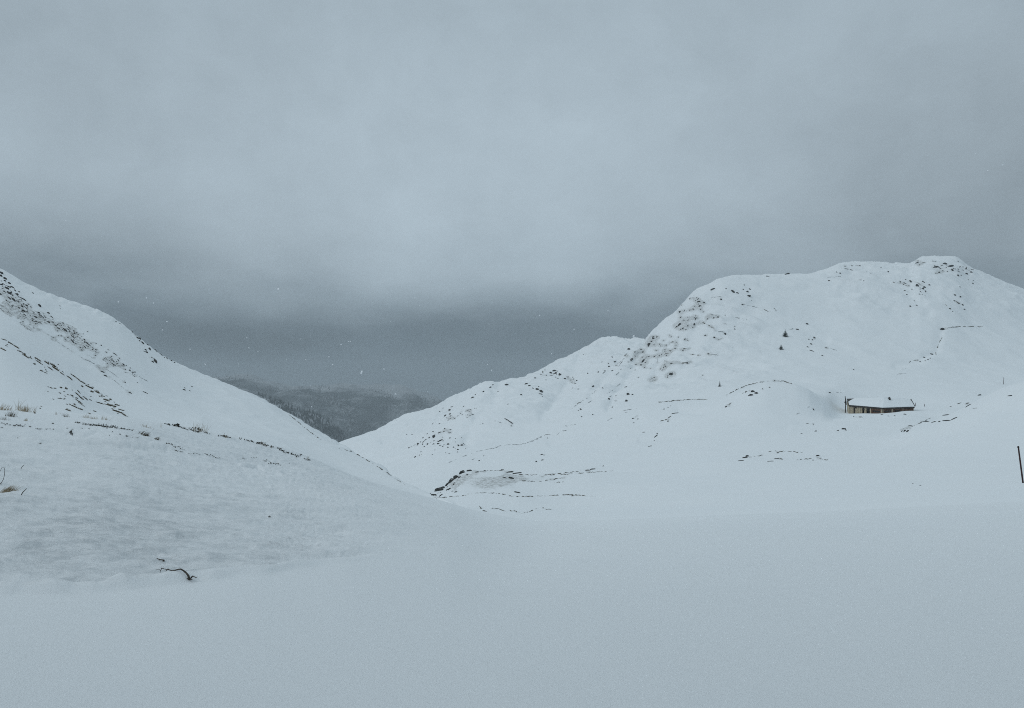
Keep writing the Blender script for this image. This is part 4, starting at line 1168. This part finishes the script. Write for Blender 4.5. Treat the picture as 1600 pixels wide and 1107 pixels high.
# stone gable and stone bays (solid, thick)
mb = MB()
g0, gR, g1 = inset(E0), R0 - UP * .25, B0 - Vector((0, .55, 0))
th = Vector((.6, 0, 0))
mb.add([(g0.x, g0.y, ZB), g0 - UP * .2, gR, g1 - UP * .2, (g1.x, g1.y, ZB)] + [Vector(v) + th for v in ((g0.x, g0.y, ZB), g0 - UP * .2, gR, g1 - UP * .2, (g1.x, g1.y, ZB))],
       [(0, 1, 2, 3, 4), (9, 8, 7, 6, 5), (0, 5, 6, 1), (1, 6, 7, 2), (2, 7, 8, 3), (3, 8, 9, 4)])
def bay(mb, xa, xb, z1, z0=None, depth=.4, out=0.0):
    a, b_ = inset(lerp_front(xa), .55 - out), inset(lerp_front(xb), .55 - out)
    lo_a = Vector((a.x, a.y, ZB if z0 is None else a.z - z0)); lo_b = Vector((b_.x, b_.y, ZB if z0 is None else b_.z - z0))
    mb.slab(lo_a, lo_b, b_ - UP * z1, a - UP * z1, Vector((0, depth, 0)))


bay(mb, 345, 372, .2); bay(mb, 372, 400, .2, .75); bay(mb, 400, 425, .2); bay(mb, 425, 475, .2)
bay(mb, 475, 520, .2); bay(mb, 560, 590, .2); bay(mb, 520, 560, .2, .7); bay(mb, 590, 650, .2, .65)
bay(mb, 288, 345, .2)
mb.build('stone_wall', M_stone, barn)
# boarded bays to the right with a gap of shade under the eave
mb = MB()
for xa, xb in ((660, 835), (858, 1005), (1015, 1185), (1195, 1375)): bay(mb, xa, xb, .22, None, .3)
mb.build('plank_wall', M_board, barn)
# rails over the boards
mb = MB()
for xa, xb, z in ((660, 835, 1.05), (858, 1005, .95), (1015, 1185, .9), (1195, 1375, .8)):
    bay(mb, xa, xb, z, z + .16, .2, .12)
mb.build('rail', plain_material('red_brown_rail', (.10, .05, .03), (.16, .085, .055), 3.0), barn)
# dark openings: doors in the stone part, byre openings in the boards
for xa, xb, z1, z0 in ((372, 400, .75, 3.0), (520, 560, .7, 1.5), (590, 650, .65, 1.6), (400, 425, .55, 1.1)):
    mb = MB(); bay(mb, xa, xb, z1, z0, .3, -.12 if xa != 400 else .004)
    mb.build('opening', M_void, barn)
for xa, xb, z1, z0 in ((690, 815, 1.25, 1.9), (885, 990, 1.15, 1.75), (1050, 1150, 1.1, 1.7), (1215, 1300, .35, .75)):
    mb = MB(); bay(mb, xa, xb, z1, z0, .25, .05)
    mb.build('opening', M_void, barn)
# posts carrying the eave
for xa, w_, mt in ((288, 14, M_post), (345, 12, M_post), (475, 14, M_post), (655, 16, M_post), (832, 14, M_post), (858, 12, M_post), (1010, 18, M_post), (1190, 12, M_post), (1366, 8, M_post)):
    mb = MB(); bay(mb, xa - w_ / 2, xa + w_ / 2, .3, None, .22, .16)
    mb.build('post', mt, barn)
# rear and right end walls, roof sheets, snow and trim
mb = MB()
for a, b_ in ((B0, B1), (B1, B2)):
    a, b_ = a - Vector((0, .55, 0)), b_ - Vector((0, .55, 0))
    mb.slab((a.x, a.y, ZB), (b_.x, b_.y, ZB), b_ - UP * .2, a - UP * .2, Vector((0, -.3, 0)))
mb.build('rear_wall', M_board, barn)
mb = MB()
h0, hR, h1 = inset(E2), R2 - UP * .25, B2 - Vector((0, .55, 0))
th = Vector((-.4, 0, 0))
off = Vector((-.35, 0, 0))
q = [off + Vector(v) for v in ((h0.x, h0.y, ZB), h0 - UP * .2, hR, h1 - UP * .2, (h1.x, h1.y, ZB))]
mb.add(q + [v + th for v in q], [(4, 3, 2, 1, 0), (5, 6, 7, 8, 9), (0, 1, 6, 5), (1, 2, 7, 6), (2, 3, 8, 7), (3, 4, 9, 8)])
mb.build('gable_wall', M_board, barn)
mb = MB()
for e0, e1, r0, r1 in ((E0, E1, R0, R1), (E1, E2, R1, R2), (B0, B1, R0, R1), (B1, B2, R1, R2)):
    mb.slab(e0, e1, r1, r0, UP * -.16)
roof = mb.build('roof', M_roof, barn)
# snow lying on the front and rear slopes; the upper left corner is blown bare
def snow_sheet(lines, nu, thick, seed):
    """lines: eave and ridge polylines; a lumpy slab of snow between them"""
    vs = []; fs = []
    nv = 9
    ev, rv = lines
    def at(poly, t):
        s = t * (len(poly) - 1); i = min(int(s), len(poly) - 2); return poly[i].lerp(poly[i + 1], s - i)
    tops = []
    for i in range(nu + 1):
        for j in range(nv + 1):
            u, v = i / nu, j / nv
            p = at(ev, u).lerp(at(rv, u), v)
            edge = min(1, 5 * u + .25, 5 * (1 - u) + .25) * (min(1, 3.5 * v + .55)) * (min(1, 3 * (1 - v) + .5))
            n = float(vnoise(np.array([p.x * .5 + seed]), np.array([v * 4.0]))[0])
            n2 = float(vnoise(np.array([p.x * 1.7 + seed]), np.array([v * 9.0]))[0])
            tops.append(p + UP * max(.05, thick * edge * (1 + .28 * n + .12 * n2)))
            vs.append(p + UP * .004)
    nb = len(vs); vs += tops
    id_ = lambda i, j: i * (nv + 1) + j
    for i in range(nu):
        for j in range(nv):
            q = (id_(i, j), id_(i + 1, j), id_(i + 1, j + 1), id_(i, j + 1))
            fs.append(tuple(reversed(q))); fs.append(tuple(x + nb for x in q))
    for i in range(nu):
        a, b_ = id_(i, 0), id_(i + 1, 0); fs.append((a, b_, b_ + nb, a + nb))
        a, b_ = id_(i, nv), id_(i + 1, nv); fs.append((b_, a, a + nb, b_ + nb))
    for j in range(nv):
        a, b_ = id_(0, j), id_(0, j + 1); fs.append((b_, a, a + nb, b_ + nb))
        a, b_ = id_(nu, j), id_(nu, j + 1); fs.append((a, b_, b_ + nb, a + nb))
    return vs, fs


mb = MB()
RS0 = E0.lerp(R0, .5); K = E0.lerp(E1, .10); KR = R0.lerp(R1, .19)
over = Vector((0, -.10, -.02))
vs, fs = snow_sheet(([E0 + over, K + over, E0.lerp(E1, .5) + over, E1 + over], [RS0, KR, R0.lerp(R1, .5), R1]), 48, .32, 1); mb.add(vs, fs)
vs, fs = snow_sheet(([E1 + over, E2 + over], [R1, R2.lerp(R1, .015)]), 40, .30, 2); mb.add(vs, fs)
vs, fs = snow_sheet(([B1, B0], [R1, R0]), 30, .4, 3); mb.add(vs, fs)
vs, fs = snow_sheet(([B2, B1], [R2, R1]), 30, .4, 4); mb.add(vs, fs)
mb.build('snow_cover', M_snow_far, roof, False, barn.location)
mb = MB()
for e0, e1 in ((E0, E1), (E1, E2)):
    mb.slab(e0 + Vector((0, .03, -.6)), e1 + Vector((0, .03, -.6)), e1 + Vector((0, .03, -.165)), e0 + Vector((0, .03, -.165)), Vector((0, .22, 0)))
mb.build('eave_beam_shadow', M_beam, barn)  # beam drawn deep and dark to take in the shadow under the eave
mb = MB()
for e, r, s in ((E2, R2, .12), (B2, R2, .12)):
    mb.slab(e + Vector((s, 0, -.12)), r + Vector((s, 0, -.12)), r + Vector((s, 0, .22)), e + Vector((s, 0, .22)), Vector((.10, 0, 0)))
for e, r, s in ((E0, R0, -.22), (B0, R0, -.22)):
    mb.slab(e + Vector((s, 0, -.2)), r + Vector((s, 0, -.2)), r + Vector((s, 0, .10)), e + Vector((s, 0, .10)), Vector((.10, 0, 0)))
mb.build('barge_board', M_beam, barn)
for (zx, zy, Y, w_, hh) in ((956, 243, YB + 5.6, .6, .5), (1303, 285, YC + 5.2, .55, .45)):
    c = bx(zx, zy, Y)
    mb = MB()
    a = w_ / 2
    mb.add([c + Vector(v) for v in ((-a, -.5, -.7), (a, -.5, -.7), (a, .5, -.7), (-a, .5, -.7), (-a * .8, -.45, hh * .35), (a * .8, -.45, hh * .35), (a * .8, .45, hh * .35), (-a * .8, .45, hh * .35), (0, -.45, hh), (0, .45, hh))],
           [(3, 2, 1, 0), (0, 1, 5, 8, 4), (2, 3, 7, 9, 6), (1, 2, 6, 5), (3, 0, 4, 7), (5, 6, 9, 8), (7, 4, 8, 9)])
    mb.build('roof_vent', M_beam, barn)
# timber post and chute at the back left corner
c = bx(222, 360, YA + 3.0)
mb = MB(); mb.tube([c - UP * 3, bx(228, 290, YA + 3.0), bx(219, 208, YA + 3.0)], [.17, .16, .12], 8)
mb.tube([bx(232, 250, YA + 3.0), bx(212, 322, YA + 2.8)], [.14, .16], 8)
tag(mb.build('timber_post', M_beam, None, True, c), 'dark upright timber post at the left end of the barn', 'post')

# ------------------------------------------------------------------ the wood on the far slopes
fb = MB()
random.seed(77)
cnt = 0
for i in range(36000):
    px = random.uniform(330, 760); py = random.uniform(585, 705)
    h = hit(px, py)
    if h is None or h[0].y < 1500: continue
    sp = h[0].y < 2600
    if sp:
        if random.random() > .30: continue
    else:
        w = float(E_wood(None, None, np.array([px]), np.array([py]))[0])
        d = float(fbm(np.array([px / 28]), np.array([py / 15]), 205, 4)[0])
        if random.random() > 0.6 * w * w * min(1, max(0.0, .5 + 2.4 * d)): continue
    p = h[0]; H = random.uniform(5, 12); r = H * random.uniform(.15, .22); a0 = random.random() * 6
    n = len(fb.v)
    fb.v += [p + Vector((math.cos(a0 + j * 1.2566) * r, math.sin(a0 + j * 1.2566) * r, H * .1)) for j in range(5)] + \
            [p + Vector((math.cos(a0 + .6 + j * 1.2566) * r * .6, math.sin(a0 + .6 + j * 1.2566) * r * .6, H * .5)) for j in range(5)] + [p + Vector((0, 0, H))]
    for j in range(5):
        j2 = (j + 1) % 5
        fb.f += [(n + j, n + j2, n + 5 + j), (n + j2, n + 5 + j2, n + 5 + j), (n + 5 + j, n + 5 + j2, n + 10)]
    cnt += 1
tag(fb.build('forest', M_forest), 'dark conifer wood on the far misty mountainside', 'forest', None, 'stuff')

# ------------------------------------------------------------------ falling snow
SEEN = [(567, 287, 2.6), (103, 345, 2), (436, 385, 2.4), (793, 340, 2.6), (868, 370, 2), (720, 430, 3), (805, 400, 2), (788, 428, 2), (185, 472, 2.2), (229, 466, 2.8), (240, 474, 2), (261, 503, 2), (254, 516, 2),
        (297, 546, 2), (321, 570, 2), (435, 452, 3), (565, 582, 3.6), (520, 570, 2.2), (533, 539, 2.4), (545, 534, 2), (514, 558, 2), (478, 562, 1.8), (990, 526, 3.4), (1185, 397, 2), (1567, 258, 2), (626, 421, 2.2),
        (389, 544, 2.2), (403, 550, 2.2), (373, 569, 1.8), (320, 569, 1.8), (618, 616, 2.4), (487, 636, 2), (548, 534, 1.6), (600, 577, 1.8), (762, 570, 2), (768, 579, 2.2), (843, 493, 2), (862, 553, 1.8),
        (120, 371, 1.8), (600, 300, 1.6), (705, 440, 1.8), (648, 466, 1.6), (897, 515, 1.8), (470, 530, 1.6), (1104, 347, 2.2), (950, 486, 1.8), (724, 452, 1.8), (656, 478, 1.6), (620, 657, 1.8)]
sb = MB(); random.seed(91)
ico = bmesh.new(); bmesh.ops.create_icosphere(ico, subdivisions=1, radius=1)
iv = [v.co.copy() for v in ico.verts]; ifs = [tuple(v.index for v in f.verts) for f in ico.faces]; ico.free()
fl = [(x, y, s) for x, y, s in SEEN]
for i in range(35):
    fl.append((random.gauss(620, 330), random.gauss(470, 110), random.uniform(.7, 1.3)))
for i in range(130):
    fl.append((random.uniform(-300, 1900), random.uniform(60, 900), random.uniform(.6, 1.6)))
for x, y, s in fl:
    Y = random.uniform(1.6, 4.5)
    c = P(x, y, Y)
    if c.z < .15: continue
    r = s * .47 * Y / F
    R = Matrix.Rotation(random.uniform(0, 6), 3, Vector((random.random(), random.random(), random.random() + .1)).normalized()) @ Matrix.Diagonal((r * random.uniform(.9, 1.7), r, r * random.uniform(.6, 1)))
    sb.add([c + R @ v * random.uniform(.75, 1.25) for v in iv], ifs)
tag(sb.build('falling_snow', M_flake), 'small white snowflakes drifting through the air', 'snowflakes', None, 'stuff')

# ------------------------------------------------------------------ air, sky, light, camera
HAZE = 1.6e-4
hz = MB()
x0, x1, y0, y1, z0, z1 = -9100, 9100, -2600, 6300, Z0 - 1, 270
hz.add([(x0, y0, z0), (x1, y0, z0), (x1, y1, z0), (x0, y1, z0), (x0, y0, z1), (x1, y0, z1), (x1, y1, z1), (x0, y1, z1)],
       [(3, 2, 1, 0), (4, 5, 6, 7), (0, 1, 5, 4), (1, 2, 6, 5), (2, 3, 7, 6), (3, 0, 4, 7)])
m = bpy.data.materials.new('haze'); m.use_nodes = True
nt = m.node_tree; nt.nodes.clear()
out = nt.nodes.new('ShaderNodeOutputMaterial'); pv = nt.nodes.new('ShaderNodeVolumePrincipled')
pv.inputs['Density'].default_value = HAZE
pv.inputs['Color'].default_value = (0.66, 0.72, 0.76, 1)
pv.inputs['Anisotropy'].default_value = 0.1
nt.links.new(pv.outputs[0], out.inputs['Volume'])
try: m.cycles.homogeneous_volume = True
except Exception: pass
if HAZE: tag(hz.build('haze', m), 'thin grey winter haze filling the air', 'haze', None, 'stuff')

SUN_EL, SUN_AZ = math.radians(38), math.radians(255)   # high, veiled, behind the viewer
w = bpy.data.worlds.new('World'); S.world = w; w.use_nodes = True
nt = w.node_tree; bg = nt.nodes['Background']; wout = nt.nodes['World Output']
sky = nt.nodes.new('ShaderNodeTexSky'); sky.sky_type = 'NISHITA'; sky.sun_disc = False
sky.sun_elevation = SUN_EL; sky.sun_rotation = SUN_AZ
nt.links.new(sky.outputs[0], bg.inputs['Color']); bg.inputs['Strength'].default_value = 0.06
tc = N(nt, 'ShaderNodeTexCoord'); dirv = tc.outputs['Generated']
mp = N(nt, 'ShaderNodeMapping'); mp.inputs['Scale'].default_value = (1.0, 1.0, 2.6)
nt.links.new(dirv, mp.inputs['Vector'])
n1 = noise_tex(nt, mp.outputs[0], 1.7, 5, 0.5)
n2 = noise_tex(nt, mp.outputs[0], 5.5, 6, 0.55)
sep = N(nt, 'ShaderNodeSeparateXYZ'); nt.links.new(dirv, sep.inputs[0])
z = sep.outputs[2]
# ragged lower edge of the cloud deck: the height look-up is warped by noise
wz = math_node(nt, 'ADD', z, math_node(nt, 'MULTIPLY', math_node(nt, 'SUBTRACT', n2, 0.5), 0.11))
wz = math_node(nt, 'ADD', wz, math_node(nt, 'MULTIPLY', math_node(nt, 'SUBTRACT', n1, 0.5), 0.13))
def srgb(r, g, b_): return tuple(((c / 255) / 12.92 if c < 11 else ((c / 255 + .055) / 1.055) ** 2.4) for c in (r, g, b_))
cloud = ramp(nt, wz, [(0.0, srgb(98, 112, 122)), (0.05, srgb(93, 107, 117)), (0.085, srgb(103, 117, 127)), (0.125, srgb(136, 151, 161)), (0.17, srgb(156, 171, 181)), (0.24, srgb(165, 180, 190)),
                      (0.34, srgb(165, 180, 190)), (0.45, srgb(160, 175, 185)), (0.62, srgb(178, 194, 203)), (1.0, srgb(202, 218, 226))])
var = math_node(nt, 'ADD', 0.97, math_node(nt, 'MULTIPLY', math_node(nt, 'SUBTRACT', n1, 0.5), 0.20))


def cloud_patch(px, py, sx, sz, amount):
    """a thicker or thinner part of the cloud deck, by direction in the sky"""
    c = Vector(((px - 800) / F, 1, (HZ - py) / F)).normalized()
    a = nt.nodes.new('ShaderNodeVectorMath'); a.operation = 'SUBTRACT'
    nt.links.new(warp, a.inputs[0]); a.inputs[1].default_value = c
    b_ = nt.nodes.new('ShaderNodeVectorMath'); b_.operation = 'MULTIPLY'
    nt.links.new(a.outputs[0], b_.inputs[0]); b_.inputs[1].default_value = (F / sx, F / sx, F / sz)
    l = nt.nodes.new('ShaderNodeVectorMath'); l.operation = 'DOT_PRODUCT'
    nt.links.new(b_.outputs[0], l.inputs[0]); nt.links.new(b_.outputs[0], l.inputs[1])
    e = math_node(nt, 'POWER', 2.7183, math_node(nt, 'MULTIPLY', l.outputs['Value'], -1.0))
    return math_node(nt, 'MULTIPLY', e, amount)


nv = N(nt, 'ShaderNodeTexNoise', Scale=4.5, Detail=5.0, Roughness=0.55); nt.links.new(mp.outputs[0], nv.inputs['Vector'])
wa = nt.nodes.new('ShaderNodeVectorMath'); wa.operation = 'MULTIPLY_ADD'
nt.links.new(nv.outputs['Color'], wa.inputs[0]); wa.inputs[1].default_value = (.12, .12, .07)
nt.links.new(dirv, wa.inputs[2])
w2 = nt.nodes.new('ShaderNodeVectorMath'); w2.operation = 'SUBTRACT'; nt.links.new(wa.outputs[0], w2.inputs[0]); w2.inputs[1].default_value = (.06, .06, .035)
warp = w2.outputs[0]
n4 = noise_tex(nt, warp, 9.0, 6, 0.6)
var = math_node(nt, 'ADD', var, math_node(nt, 'MULTIPLY', math_node(nt, 'SUBTRACT', n4, 0.5), 0.34))
for args in ((830, 250, 720, 400, .17), (385, 524, 150, 32, -.34), (480, 508, 70, 16, .10), (130, 400, 300, 80, -.17), (1560, 330, 330, 170, -.30), (60, 40, 400, 160, -.06), (1560, 40, 400, 160, -.06), (820, 505, 260, 40, -.12), (600, 560, 220, 26, .10), (250, 480, 120, 30, .08), (620, 450, 130, 35, .06), (330, 572, 160, 18, .06),
             (700, 590, 300, 25, .03)):
    var = math_node(nt, 'ADD', var, cloud_patch(*args))
vm = nt.nodes.new('ShaderNodeVectorMath'); vm.operation = 'SCALE'
nt.links.new(cloud, vm.inputs[0]); nt.links.new(var, vm.inputs['Scale'])
bg2 = nt.nodes.new('ShaderNodeBackground'); nt.links.new(vm.outputs[0], bg2.inputs['Color']); bg2.inputs['Strength'].default_value = 1.0
mx = nt.nodes.new('ShaderNodeMixShader'); mx.inputs[0].default_value = 0.97
nt.links.new(bg.outputs[0], mx.inputs[1]); nt.links.new(bg2.outputs[0], mx.inputs[2]); nt.links.new(mx.outputs[0], wout.inputs['Surface'])

sl = bpy.data.lights.new('sun', 'SUN'); sl.energy = 0.62; sl.angle = math.radians(22); sl.color = (0.98, 0.99, 1.0)
so = bpy.data.objects.new('sun', sl); COL.objects.link(so)
d = Vector((math.sin(SUN_AZ) * math.cos(SUN_EL), math.cos(SUN_AZ) * math.cos(SUN_EL), math.sin(SUN_EL)))
so.rotation_euler = d.to_track_quat('Z', 'Y').to_euler(); so.location = (0, -20, 60)

cam = bpy.data.cameras.new('camera'); co = bpy.data.objects.new('camera', cam); COL.objects.link(co)
co.location = CAM; co.rotation_euler = (math.pi / 2, 0, 0)
cam.sensor_width = 36; cam.lens = F / 1600 * 36; cam.shift_y = (HZ - 553.5) / 1600
cam.clip_start = 0.05; cam.clip_end = 30000
S.camera = co
S.view_settings.view_transform = 'Standard'; S.view_settings.look = 'None'
S.view_settings.exposure = 0.0; S.view_settings.gamma = 1.0
S.cycles.use_denoising = False
S.cycles.filter_width = 1.0
S.cycles.max_bounces = 8; S.cycles.diffuse_bounces = 4; S.cycles.volume_bounces = 2

for _o in S.objects:
    if 'label' in _o and len(_o['label'].split()) > 16: print('LONG', _o.name, _o['label'])
